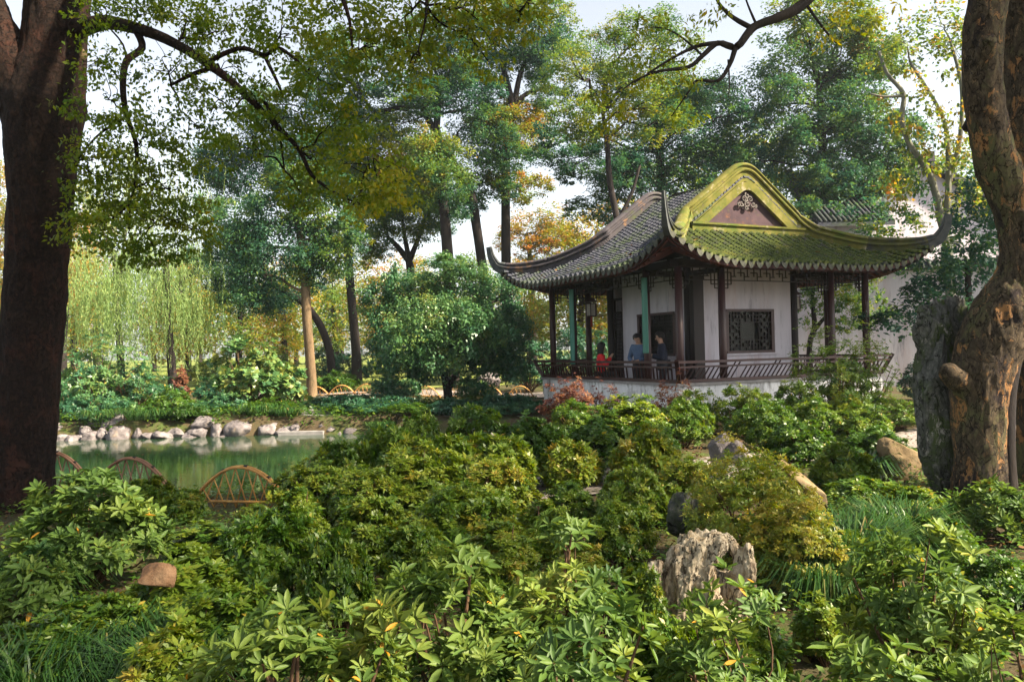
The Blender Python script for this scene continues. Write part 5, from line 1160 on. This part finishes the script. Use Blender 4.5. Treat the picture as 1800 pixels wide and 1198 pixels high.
m = 3200; xx, yy = rs.uniform(-17, -1, m), rs.uniform(20.0, 24.5, m); ok = (ground_z(xx, yy) > WATER_Z + .12) & (fbm(np.stack([xx * .8, yy * .8, xx * 0 + 4], -1), 3) > -.3); xx, yy = xx[ok], yy[ok]; m = len(xx)
c0 = np.stack([xx, yy, ground_z(xx, yy) + rs.uniform(.03, .22, m)], -1); pp, dd_, ll, tt = [], [], [], []
for j in range(6):
    a = rs.uniform(0, 6.28, m); pp.append(c0 + rs.normal(0, .06, (m, 3))); dd_.append(np.stack([np.cos(a), np.sin(a), rs.uniform(-.1, .8, m)], -1)); ll.append(rs.uniform(.06, .14, m)); tt.append(np.clip(rs.normal(.34, .15, m), 0, .9))
pp, dd_, ll, tt = map(np.concatenate, (pp, dd_, ll, tt))
tag(link('ground_cover', quad_mesh('ground_cover', leaf_quads(pp, dd_, rs.normal(0, .3, (len(pp), 3)) + [0, 0, 1], ll, ll * .5), tt, M['leaf_azalea'])), 'leafy plants covering the far pond bank above the rocks', 'ground cover', kind='stuff')
# ------------------------------------------------------------------ rocks
M['rock_lime'] = surf('rock_lime', [(.28, (.06, .052, .053)), (.5, (.15, .13, .132)), (.72, (.29, .26, .255))], 4.5, 9, .9, .8, 16, .2, .03,
                      layers=[((.10, .085, .07), 7, .60, .70), ((.28, .21, .15), 2.2, .58, .72), ((.09, .095, .04), 3.4, .62, .72)])
M['rock_taihu'] = crackle('rock_taihu', (.42, .34, .235), (.66, .58, .45), (.10, .075, .05), 8, (1, 1, .32), .035, [((.13, .095, .065), 5, .53, .62), ((.42, .27, .13), 3, .56, .68), ((.12, .12, .045), 7, .62, .70)], 1.0, .02, 1.6)  # dark cracks and stain patches put crevice shade into the stone colour
M['rock_moss'] = crackle('rock_moss', (.085, .085, .08), (.20, .19, .18), (.03, .03, .027), 5, (1, 1, .6), .025, [((.055, .075, .025), 2.4, .50, .62), ((.30, .27, .25), 6, .60, .66)], 1.0, .03, 1.5)
M['rock_tan'] = surf('rock_tan', [(.28, (.08, .055, .03)), (.5, (.17, .12, .065)), (.75, (.26, .20, .12))], 4, 9, .92, .8, 18, .15, .02, layers=[((.09, .10, .03), 3, .55, .68)])
M['rock_red'] = surf('rock_red', [(.28, (.09, .05, .03)), (.5, (.18, .10, .055)), (.75, (.26, .17, .10))], 6, 9, .92, .8, 22, .15, .02)
def rock_mesh(size, seed, mat, facets=9, rough=.16, nu=60, nv=40, cut=.72, groove=0.0):
    rs = np.random.RandomState(seed); u = np.linspace(0, 2 * math.pi, nu, endpoint=False); v = np.linspace(0, math.pi, nv)
    UU, VV = np.meshgrid(u, v); p = np.stack([np.sin(VV) * np.cos(UU), np.sin(VV) * np.sin(UU), np.cos(VV)], -1).reshape(-1, 3)
    p = np.sign(p) * np.abs(p) ** .8
    for k in range(facets):
        n = nrm(rs.normal(size=3)); c = rs.uniform(cut, .98); dd = p @ n - c; p = p - np.clip(dd, 0, None)[:, None] * n * .95
    o_ = rs.uniform(0, 50, 3); q_ = p * np.array(size) / max(size)
    disp = fbm(q_ * 1.8 + o_, 3) * 1.2 + fbm(q_ * 4.2 + o_, 5, True) * .75 + np.clip(fbm(q_ * 9 + o_, 3), -1, 0) * .5
    if groove: disp = disp - groove * np.clip(fbm(q_ * [11, 11, 1.6] + o_, 4, True), 0, 1)
    p = p * (1 + rough * disp)[:, None] * np.array(size) / 2
    idx = np.arange(nu * nv).reshape(nv, nu); nx_ = np.roll(idx, -1, 1)
    q = np.stack([idx[:-1], idx[1:], nx_[1:], nx_[:-1]], -1).reshape(-1, 4)
    return raw_mesh('rock', p, q.ravel(), np.full(len(q), 4), [mat], smooth=True)
def rock(label, px, py, d, size, seed, mat='rock_lime', rot=(0, 0, 0), group=None, name='rock', sink=.3, z=None, **kw):
    """rock centred at photo pixel (px, py), d metres off"""
    q = P(px, py, d); o = link(name, rock_mesh(size, seed, M[mat], **kw)); o.location = q; o.rotation_euler = rot
    return tag(o, label, 'rock', group)
# pale rocks along the far bank
bank = [(108, 770, 28, 20), (100, 748, 22, 18), (132, 772, 36, 18), (150, 755, 18, 14), (168, 738, 22, 24), (188, 742, 20, 26), (160, 770, 34, 22), (183, 762, 26, 20), (206, 742, 30, 34), (212, 766, 40, 32), (243, 764, 18, 24), (285, 764, 44, 16), (312, 760, 30, 16), (350, 760, 34, 22), (365, 742, 48, 24), (382, 762, 28, 32), (420, 758, 52, 34), (432, 740, 20, 16), (474, 756, 34, 30), (520, 752, 30, 22), (562, 754, 28, 36), (585, 758, 30, 24), (625, 760, 40, 20), (660, 758, 34, 22), (60, 765, 40, 26), (20, 768, 40, 24), (262, 766, 26, 16), (335, 768, 30, 18), (498, 762, 26, 24), (400, 768, 30, 18), (600, 766, 26, 18)]
for i, (px, py, w, h) in enumerate(sorted(bank)):
    d = 20.15 + (775 - py) * .018; k = d / F_PX
    rock('pale limestone rock on the far pond bank, %s from the left' % ords[i], px, py + 2, d, (w * k * 1.1, w * k * 1.0, h * k * 1.15), 200 + i, rot=(.2 * math.sin(i * 3), .2 * math.cos(i * 5), i * 1.3), group='rocks along the far pond bank', nu=34, nv=22, rough=.20, facets=14, cut=.6)
for i in range(22):      # plain edging stones of the side and near banks
    a = 3.3 + i * .118 if i < 11 else -.9 + (i - 11) * .14
    x = -11 + 10.5 * math.copysign(abs(math.cos(a)) ** .5, math.cos(a)); y = 15 + 5.5 * math.copysign(abs(math.sin(a)) ** .5, math.sin(a))
    if x < -14 or y > 19.2: continue
    o = link('rock', rock_mesh((.7, .55, .5), 300 + i % 5, M['rock_lime'], nu=28, nv=18)); o.location = (x, y, -.3); o.rotation_euler = (0, 0, i * 1.1)
    tag(o, 'low edging stone of the near pond bank hidden among azaleas, %s from the left' % ords[i], 'rock', 'edging stones of the near pond bank')
# steps down to the water
st = tag(empty('stone_steps', P(540, 735, 21.3)), 'grey stone steps leading down to the pond between the rocks', 'steps'); b0 = np.array(st.location)
for i in range(5):
    c = np.array(P(534 + i * 5, 757 - i * 9.5, 20.25 + i * .36)) - b0
    mb = MB(); mb.box(c[0] - .62 + .04 * i, c[0] + .55 + .03 * i, c[1] - .2, c[1] + .3, c[2] - .5, c[2]); mb.build('step', M['stone'], st)
# rocks in the shrubbery
rock('upright grey rock with split top in the middle of the azaleas', 1268, 800, 7.9, (.28, .24, .56), 401, 'rock_lime', (.05, .1, .4), facets=24, rough=.13, cut=.45)
rock('small bluish rock beside the upright grey rock', 1296, 795, 7.8, (.2, .2, .22), 402, 'rock_lime', (0, .3, .4))
rock('long tan slab slanting down to the right of the yellow mound', 1405, 845, 6.8, (.70, .26, .13), 403, 'rock_tan', (.1, .70, .1), rough=.10, facets=16, cut=.5)
rock('tan boulder with a pointed top left of the standing stone', 1578, 810, 9.2, (.52, .45, .62), 404, 'rock_tan', (.1, -.2, .3), facets=12, cut=.6, rough=.08)
rock('reddish boulder among the small leaved azaleas at the left', 278, 1012, 4.35, (.22, .2, .15), 405, 'rock_red', (0, .05, .2), rough=.07, facets=14, cut=.6)
rock('low dark stone at the foot of the standing stone', 1640, 895, 7.9, (.5, .4, .22), 406, 'rock_moss', (0, .1, .3))
rock('rough grey rock behind the left side of the yellow mound', 1205, 905, 6.3, (.30, .3, .36), 407, 'rock_moss', (.1, -.1, .9), facets=20, cut=.5)
rock('flat pale stone beside the path below the round bush', 860, 668, 27, (.8, .6, .5), 408, 'rock_lime', (0, 0, .3))
# tall standing stone left of the twisted trunk
sr = tag(empty('standing_stone', P(1645, 880, 8.2)), 'tall dark mossy standing stone left of the twisted trunk', 'rock'); sb = sr.location.copy()
for (nm, px, py, w, h, dd, sd, ry) in (('stone_block', 1640, 745, 68, 330, 0, 411, 0), ('stone_top', 1642, 590, 60, 170, .05, 412, -.05), ('stone_top', 1672, 610, 46, 150, .15, 413, .28)):
    d = 8.2 + dd; k = d / F_PX; o = link(nm, rock_mesh((w * k * 1.15, .5, h * k * 1.12), sd, M['rock_moss'], facets=26, rough=.16, cut=.52, nu=80, nv=110, groove=.8), sr); o.location = P(px, py, d) - sb; o.rotation_euler = (0, ry, .3 * sd)
# holed lake rock in the foreground: lobes fused by a voxel remesh
def taihu():
    D = 4.55; base = P(1235, 1110, D); mb = MB()
    def cap(pts, r, dd=0):
        c = catmull([np.array(P(x, y, D + q)) - np.array(base) for x, y, q in pts], 5); rr = np.interp(np.linspace(0, 1, len(c)), np.linspace(0, 1, len(r)), np.array(r) * D / F_PX)
        e0, e1 = c[0] - c[1], c[-1] - c[-2]
        c = [c[0] + nrm(e0) * rr[0] * .6] + c + [c[-1] + nrm(e1) * rr[-1] * .6]; rr = np.concatenate([[rr[0] * .45], rr, [rr[-1] * .45]])
        mb.tube(c, rr, 14, rough=.10, seed=int(pts[0][0]))
    cap([(1140, 1095, .02), (1143, 1040, 0), (1150, 1000, .02), (1160, 990, .05)], [20, 19, 17, 9])
    cap([(1160, 1110, .1), (1182, 1040, .08), (1200, 985, .08), (1222, 950, .10)], [26, 24, 28, 22])
    cap([(1190, 1120, -.05), (1200, 1060, -.04), (1212, 1010, 0), (1225, 965, .05), (1255, 945, .08)], [22, 17, 17, 17, 16])
    cap([(1275, 1130, -.10), (1262, 1085, -.10), (1248, 1040, -.07), (1250, 1000, -.02), (1268, 960, .02), (1262, 944, .06)], [26, 25, 18, 13, 12, 12])
    cap([(1235, 1110, 0), (1240, 1060, .0), (1245, 1035, .02)], [22, 18, 14])
    cap([(1300, 1120, .02), (1306, 1060, .02), (1312, 1010, .02), (1318, 970, .04), (1312, 958, .05)], [22, 21, 18, 12, 9])
    cap([(1285, 1010, .05), (1295, 985, .08), (1288, 958, .09), (1270, 946, .09)], [12, 13, 13, 10])
    cap([(1200, 955, .15), (1240, 942, .16), (1285, 950, .16)], [18, 17, 13])
    cap([(1295, 1110, -.08), (1285, 1080, -.08)], [14, 10])
    cap([(1292, 1120, .03), (1290, 1070, .04), (1292, 1030, .06)], [24, 20, 15])
    cap([(1232, 1120, -.03), (1234, 1080, -.02), (1232, 1040, .0)], [22, 19, 16])
    cap([(1272, 1010, .12), (1280, 1050, .12)], [18, 22])
    cap([(1150, 1110, .3), (1220, 1080, .32), (1300, 1100, .3)], [36, 44, 36])
    cap([(1225, 1110, .20), (1230, 1030, .20), (1240, 975, .20)], [40, 34, 24])
    cap([(1285, 1110, .17), (1290, 1050, .17), (1286, 1000, .17)], [30, 24, 16])
    cap([(1180, 1100, .16), (1190, 1040, .16)], [30, 26])
    cap([(1325, 1120, .06), (1328, 1070, .06), (1322, 1030, .06)], [18, 14, 10])
    o = mb.build('lake_rock', M['rock_taihu']); o.location = base
    r = o.modifiers.new('fuse', 'REMESH'); r.mode = 'VOXEL'; r.voxel_size = .0098
    dg = bpy.context.evaluated_depsgraph_get(); me = bpy.data.meshes.new_from_object(o.evaluated_get(dg)); o.modifiers.clear(); o.data = me; me.name = 'lake_rock'
    n = len(me.vertices); co = np.empty(n * 3, dtype=np.float32); me.vertices.foreach_get('co', co); co = co.reshape(-1, 3).astype(float)
    no = np.empty(n * 3, dtype=np.float32); me.vertex_normals.foreach_get('vector', no); no = no.reshape(-1, 3).astype(float)
    h = .022 * fbm(co * 7, 3) - .030 * np.clip(fbm(co * [17, 17, 3.2] + 5, 4, True), -.2, 1) - .020 * np.clip(fbm(co * 26 + 9, 3), 0, 1) + .008 * fbm(co * 55, 3, True)
    co = co + no * h[:, None]; me.vertices.foreach_set('co', co.astype(np.float32).ravel()); me.polygons.foreach_set('use_smooth', np.ones(len(me.polygons), dtype=bool)); me.update()
    return tag(o, 'tan grey lake rock with deep vertical hollows in the foreground', 'rock')
taihu()

# ------------------------------------------------------------------ bamboo hoop fences
M['bamboo'] = surf('bamboo', [(.3, (.26, .12, .035)), (.55, (.48, .25, .07)), (.75, (.60, .38, .13))], 7, 6, .6, .25, 30, .35, .005, layers=[((.15, .10, .05), 5, .58, .7)])  # lighter orange bamboo: sunlight on the third near hoop is put into the colour
M['bamboo_red'] = surf('bamboo_red', [(.3, (.12, .06, .04)), (.55, (.20, .10, .06)), (.75, (.28, .16, .10))], 7, 6, .6, .25, 30, .35, .005)
def hoop(label, a, b, h, mat, r=.017, n=9, group=None):
    a, b = Vector(a), Vector(b); e = tag(empty('bamboo_hoop', a), label, 'fence', group); v = b - a
    def arc(t, k=1.0): return v * t + Vector((0, 0, h * k * math.sin(math.pi * min(max(t, 0), 1)) ** .75))
    mb = MB(); pts = [arc(i / 22) for i in range(23)]; mb.tube(pts, [r] * 23, 9, rough=.05); mb.build('arch', M[mat], e)
    mb = MB(); off = v.normalized().cross(Vector((0, 0, 1))) * r * 1.6; mb.tube([arc(i / 18) * .985 + off for i in range(19)], [r * .8] * 19, 8); mb.build('arch', M[mat], e)
    mb = MB(); mb.tube([v * -.03 + Vector((0, 0, .06)), v * 1.03 + Vector((0, 0, .06))], [r * .9] * 2, 8); mb.build('bottom_rail', M[mat], e)
    for i in range(n):
        t = (i + .5) / n
        for s in (-1, 1):
            t0, t1 = t - s * .5 / n, t + s * .45 / n
            p0 = v * t0 + Vector((0, 0, .0)); p1 = arc(min(max(t1, .04), .96)) - off * .5 * s; mb = MB(); mb.tube([p0, p1], [r * .5, r * .42], 6); mb.build('cane', M[mat], e)
            if s == 1 and i % 2 == 0:
                mb = MB(); q = arc(min(max(t1, .04), .96)); mb.tube([q - v.normalized() * .018, q + v.normalized() * .018], [r * 1.35] * 2, 8); mb.build('binding', M['darkwood'], e)
def ground_at(px, py, d): q = P(px, py, d); return Vector((q.x, q.y, gz(q.x, q.y)))
FN = 'bamboo hoops along the near pond edge'
near = [((22, 868, 9.1), (165, 868, 9.15), .48, 'bamboo_red', 'dark red bamboo hoop coming out from behind the left trunk'), ((160, 868, 9.0), (302, 870, 8.9), .42, 'bamboo_red', 'bamboo hoop second from the left trunk at the pond edge'), ((338, 890, 8.2), (514, 890, 8.0), .43, 'bamboo', 'sunlit orange bamboo hoop third from the left trunk')]
for a, b, h, mt, lab in near: 
    A0, B0 = ground_at(*a), ground_at(*b); A0.z = B0.z = P(*a).z; hoop(lab, A0, B0, h, mt, group=FN)
FF = 'low bamboo hoops along the far path'
for i, (px, d) in enumerate([(120, 29.6), (170, 29.6), (222, 29.4), (272, 29.4), (355, 30.3), (395, 30.3), (555, 29.6), (600, 29.4), (645, 29.2), (695, 27.2), (750, 27), (805, 26.7), (860, 26.3), (915, 26)]):
    A0, B0 = ground_at(px - 24, 680, d), ground_at(px + 24, 680, d - .1); hoop('low yellowish bamboo hoop along the far path, %s from the left' % ords[i], A0, B0, .40, 'bamboo', .018, 7, FF)

# ------------------------------------------------------------------ garden wall and white house at the right
wl = tag(empty('garden_wall', (0, 0, 0)), 'white garden wall with grey tile coping behind the pavilion', 'wall')
A0, B0 = P(1300, 500, 28.5), P(1900, 500, 25.5); zt = 4.1
dirw = Vector((B0.x - A0.x, B0.y - A0.y, 0)); Lw = dirw.length; wl.location = (A0.x, A0.y, 0); wl.rotation_euler = (0, 0, math.atan2(dirw.y, dirw.x))
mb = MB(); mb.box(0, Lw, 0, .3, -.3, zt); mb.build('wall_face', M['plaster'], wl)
cap_ = MB(); cap_.add([(0, -.22, zt + .002), (Lw, -.22, zt + .002), (Lw, .52, zt + .002), (0, .52, zt + .002), (0, .15, zt + .32), (Lw, .15, zt + .32)], [(0, 1, 5, 4), (2, 3, 4, 5), (0, 3, 2, 1), (0, 4, 3), (1, 2, 5)]); cp = cap_.build('coping', M['tile_grey'], wl)
rme = MB().tube([(0, -.24, zt + .04), (0, .15, zt + .36)], [.07, .06], 6).mesh('tile_row', M['tile_grey'])
for i in range(int(Lw / .24)): link('tile_row', rme, cp, (i * .24 + .1, 0, 0))
hs_ = tag(empty('white_house', (0, 0, 0)), 'white gabled house with grey tiled roof behind the right end of the pavilion', 'house')
ap = P(1626, 296, 33); hw = 9.2; hs_.location = (ap.x, ap.y, 0); za = ap.z; ze = za - hw * .61
mb = MB(); V = [(-hw, 0, -.2), (hw, 0, -.2), (hw, 0, ze), (0, 0, za), (-hw, 0, ze), (-hw, 9, -.2), (hw, 9, -.2), (hw, 9, ze), (0, 9, za), (-hw, 9, ze)]
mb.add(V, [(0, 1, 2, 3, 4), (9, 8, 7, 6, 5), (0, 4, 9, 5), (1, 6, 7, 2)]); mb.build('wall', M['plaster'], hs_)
for s in (-1, 1):
    mb = MB(); a, b = (0, za + .04), (s * (hw + .5), ze + .04 - .5 * .61)
    V = [(x, y, z + t) for t in (0, .22) for (x, z) in (a, b) for y in (-.45, 9.4)]
    mb.add(V, [(0, 2, 3, 1), (4, 5, 7, 6), (0, 4, 6, 2), (1, 3, 7, 5), (2, 6, 7, 3), (0, 1, 5, 4)]); rf = mb.build('roof', M['tile_grey'], hs_)
    L0 = Vector((a[0], 0, a[1] + .24)); L1 = Vector((b[0], 0, b[1] + .24)); rm = MB().tube([L0, L1], [.09, .09], 6).mesh('tile_row', M['tile_grey'])
    for i in range(32): link('tile_row', rm, rf, (0, -.35 + i * .3, 0))
mb = MB(); mb.box(-.16, .16, -.5, 9.45, za + .2, za + .62); mb.build('ridge', M['ridge_grey'], hs_)
# side wing with its roof slope towards the garden
wg = tag(empty('side_wing', (0, 0, 0)), 'low wing with dark grey tiled roof half hidden by trees behind the gable', 'house')
q = P(1490, 395, 31.5); wg.location = (q.x, q.y, 0)
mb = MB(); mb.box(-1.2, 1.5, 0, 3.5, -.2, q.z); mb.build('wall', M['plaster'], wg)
mb = MB(); V = [(x, y, z + t) for t in (0, .2) for (y, z) in ((-.7, q.z - .15), (2.6, q.z + 2.1)) for x in (-1.5, 1.6)]
mb.add(V, [(0, 1, 3, 2), (4, 6, 7, 5), (0, 4, 5, 1), (1, 5, 7, 3), (3, 7, 6, 2), (2, 6, 4, 0)]); rf = mb.build('roof', M['tile_grey'], wg)
rm = MB().tube([(0, -.72, q.z + .06), (0, 2.6, q.z + 2.32)], [.07, .07], 6).mesh('tile_row', M['tile_grey'])
for i in range(15): link('tile_row', rm, rf, (-1.4 + i * .2, 0, 0))
mb = MB(); mb.box(-1.55, 1.64, 2.5, 2.8, q.z + 2.1, q.z + 2.75); mb.build('ridge', M['ridge_grey'], wg)

# ------------------------------------------------------------------ people in the pavilion
def plain(name, c, rough=.75): return surf(name, [(.3, tuple(x * .8 for x in c)), (.7, tuple(min(1, x * 1.15) for x in c))], 14, 5, rough, .25, 60, .2, .004)
M['skin'] = plain('skin', (.46, .27, .19), .55); M['hair'] = plain('hair', (.012, .010, .010), .5); M['jacket_red'] = plain('jacket_red', (.62, .025, .03))
M['jacket_blue'] = plain('jacket_blue', (.075, .115, .20)); M['jacket_navy'] = plain('jacket_navy', (.018, .022, .04)); M['trousers'] = plain('trousers', (.03, .032, .04)); M['shoe'] = plain('shoe', (.02, .02, .02)); M['eye'] = plain('eye', (.02, .015, .012), .3); M['lip'] = plain('lip', (.36, .11, .10), .5); M['phone'] = plain('phone', (.01, .01, .012), .2); M['lilac'] = plain('lilac', (.22, .16, .42))
def skinned(name, verts, edges, radii, mat, parent, sub=2, root_i=0):
    me = bpy.data.meshes.new(name); me.from_pydata([tuple(v) for v in verts], edges, []); me.materials.append(mat)
    o = link(name, me, parent); md = o.modifiers.new('skin', 'SKIN'); md.use_smooth_shade = True
    for i, r in enumerate(radii):
        sv = me.skin_vertices[0].data[i]; sv.radius = (r, r) if not isinstance(r, tuple) else r; sv.use_root = (i == root_i)
    s = o.modifiers.new('sub', 'SUBSURF'); s.levels = s.render_levels = sub; return o
def person(label, loc, rz, hips, knees, feet, chest, head, elbows, wrists, jacket, hair_len, look=(0, 1, -.1), scarf=None):
    """joints in local metres, person facing +y"""
    e = tag(empty('person', loc, rz), label, 'person', 'visitors in the pavilion'); Vv = lambda q: Vector(q)
    hip, ch, hd = Vv(hips), Vv(chest), Vv(head); neck = ch + (hd - ch) * .42 + Vector((0, -.01, .02))
    look = Vv(look).normalized(); sd = look.cross(Vector((0, 0, 1))).normalized(); upl = sd.cross(look)
    V, E, R = [], [], []
    def add(p, r, prev=None):
        V.append(Vv(p)); R.append(r)
        if prev is not None: E.append((prev, len(V) - 1))
        return len(V) - 1
    p0 = add(hip, (.13, .10)); w = add(hip.lerp(ch, .45), (.115, .09), p0); c = add(ch, (.15, .10), w); n0 = add(neck, .048, c); h0 = add(hd - upl * .05 + look * .01, .072, n0); h1 = add(hd + upl * .035, .088, h0); h2 = add(hd + upl * .095, .06, h1)
    J = {}
    for s in (-1, 1):
        sh = add(ch + Vector((s * .165, 0, .06)), .055, c); el = add(elbows[0 if s < 0 else 1], .042, sh); wr = add(wrists[0 if s < 0 else 1], .027, el)
        dr = (Vv(wrists[0 if s < 0 else 1]) - Vv(elbows[0 if s < 0 else 1])).normalized(); pm = add(V[wr] + dr * .06, (.036, .018), wr)
        lat = dr.cross(Vector((0, 0, 1))).normalized()
        for k, (o_, l_) in enumerate(((-.027, .062), (-.009, .075), (.010, .070), (.027, .055))):
            f1 = add(V[pm] + dr * (.03 + l_ * .45) + lat * o_, .0085, pm); add(V[f1] + dr * l_ * .4 + Vector((0, 0, -.025)), .0072, f1)
        t1 = add(V[wr] + dr * .035 - lat * .04 * s, .0095, wr); add(V[t1] + dr * .035 - lat * .012 * s, .008, t1)
        hp = add(hip + Vector((s * .09, 0, -.03)), .085, p0); kn = add(knees[0 if s < 0 else 1], .06, hp); an = add(Vv(feet[0 if s < 0 else 1]) + Vector((0, 0, .08)), .04, kn); add(Vv(feet[0 if s < 0 else 1]) + Vector((0, .14, .03)), .035, an)
        J[s] = (sh, el, wr, hp, kn, an)
    skinned('body', V, E, R, M['skin'], e)
    jv, je, jr = [hip + Vector((0, 0, -.06)), hip.lerp(ch, .45), ch, neck - Vector((0, 0, .035))], [(0, 1), (1, 2), (2, 3)], [(.165, .135), (.155, .125), (.185, .135), .075]
    for s in (-1, 1):
        sh, el, wr = J[s][:3]; i = len(jv); jv += [V[sh], V[el], V[wr]]; jr += [.080, .064, .050]; je += [(2, i), (i, i + 1), (i + 1, i + 2)]
    jk = skinned('jacket', jv, je, jr, jacket, e)
    tv, te, tr_ = [hip + Vector((0, 0, -.02))], [], [(.15, .125)]
    for s in (-1, 1):
        hp, kn, an = J[s][3:]; i = len(tv); tv += [V[hp], V[kn], V[an]]; tr_ += [.102, .074, .062]; te += [(0, i), (i, i + 1), (i + 1, i + 2)]
    skinned('trousers', tv, te, tr_, M['trousers'], e)
    for s in (0, 1):
        f = Vv(feet[s]); skinned('shoe', [f + Vector((0, -.06, .05)), f + Vector((0, .06, .045)), f + Vector((0, .19, .035))], [(0, 1), (1, 2)], [.05, .048, .038], M['shoe'], e)
    # hair: cap of the skull open at the face, longer behind
    mb = MB(); HV, HF = [], []; nu, nv = 20, 12
    for j in range(nv + 1):
        for i in range(nu):
            a = 2 * math.pi * i / nu; fr = math.cos(a); lim = 1.15 if fr > .45 else 1.9 + .25 * (fr < -.2); th_ = lim * j / nv
            r = .108 * (1 + .04 * math.sin(5 * a + 3 * th_))
            dirv = (look * math.cos(a) + sd * math.sin(a)) * math.sin(th_) + upl * math.cos(th_); pt = hd + upl * .02 + dirv * r - look * .012
            if hair_len and fr < .3 and j > nv * .6: pt = pt - Vector((0, 0, hair_len * (j / nv - .6) / .4)) 
            HV.append(pt)
    for j in range(nv):
        for i in range(nu): HF.append((j*nu+i, j*nu+(i+1) % nu, (j+1)*nu+(i+1) % nu, (j+1)*nu+i))
    mb.add(HV, HF, True); hr = mb.build('hair', M['hair'], e); so = hr.modifiers.new('t', 'SOLIDIFY'); so.thickness = .02; so.offset = 0
    for s in (-1, 1):
        mb = MB(); cpt = hd + look * .086 + sd * (.032 * s) + upl * .004; mb.lathe([(.002, -.007), (.010, -.003), (.010, .003), (.002, .007)], 8); mb.build('eye', M['eye'], e, cpt)
        mb = MB(); mb.tube([hd + sd * (.088 * s) + upl * .02, hd + sd * (.096 * s) + upl * -.005, hd + sd * (.086 * s) - upl * .03], [.012, .016, .009], 6); mb.build('ear', M['skin'], e)
    mb = MB(); mb.tube([hd + look * .084 + upl * .002, hd + look * .105 - upl * .028, hd + look * .086 - upl * .036], [.008, .014, .010], 8); mb.build('nose', M['skin'], e)
    mb = MB(); mb.tube([hd + look * .080 + sd * .022 - upl * .062, hd + look * .089 - upl * .062, hd + look * .080 - sd * .022 - upl * .062], [.004, .007, .004], 6); mb.build('mouth', M['lip'], e)
    return e
FZ = .40
# seated sideways on the bench in a red jacket
a = pav_pt(-2.93, .35, .84)
p1_ = person('person in a red jacket sitting on the pavilion bench with a phone before the face', a, PAV_ROT + math.radians(-118), (0, 0, .12), ((-.10, .42, .12), (.12, .40, .14)), ((-.10, .44, -.40), (.14, .42, -.40)), (0, .03, .52), (.01, .06, .82), ((-.24, .10, .30), (.25, .12, .32)), ((-.10, .27, .56), (.10, .27, .56)), M['jacket_red'], .20, (-.25, 1, -.1))
ph_ = MB(); ph_.box(-.04, .04, -.006, .006, -.08, .08); o = ph_.build('phone', M['phone']); o.location = a + Matrix.Rotation(PAV_ROT + math.radians(-118), 3, 'Z') @ Vector((0, .36, .62)); o.rotation_euler = (.3, 0, PAV_ROT + math.radians(-118)); tag(o, 'small black phone held up by the person in red', 'phone')
# two visitors standing inside behind the railing
person('person in a blue grey jacket with bowed head looking down at the hands', pav_pt(-2.45, -.75, FZ), PAV_ROT + math.radians(118), (0, 0, .84), ((-.10, .03, .45), (.10, .03, .45)), ((-.10, 0, 0), (.10, 0, 0)), (0, .05, 1.20), (0, .13, 1.45), ((-.27, .05, .96), (.27, .05, .96)), ((-.08, .28, .92), (.08, .28, .90)), M['jacket_blue'], 0, (0, 1, -.55))
person('person in a dark navy jacket standing half behind the green board', pav_pt(-2.35, -1.55, FZ), PAV_ROT + math.radians(60), (0, 0, .84), ((-.10, .03, .45), (.10, .03, .45)), ((-.10, 0, 0), (.10, 0, 0)), (0, .03, 1.20), (0, .08, 1.47), ((-.26, .05, .95), (.27, .08, .96)), ((-.10, .27, 1.05), (.10, .27, 1.03)), M['jacket_navy'], 0, (0, 1, -.25))

# ------------------------------------------------------------------ air
hz = MB(); hz.box(-275, 275, -50, 435, -3.2, 34); m, nt, out = new_mat('haze')
vp = N(nt, 'ShaderNodeVolumePrincipled'); vp.inputs['Color'].default_value = (.80, .88, 1.0, 1); vp.inputs['Density'].default_value = .0005; vp.inputs['Anisotropy'].default_value = .35
nt.links.new(vp.outputs[0], out.inputs['Volume'])
h_o = hz.build('haze', m); tag(h_o, 'pale bluish haze in the garden air', 'haze', kind='stuff')
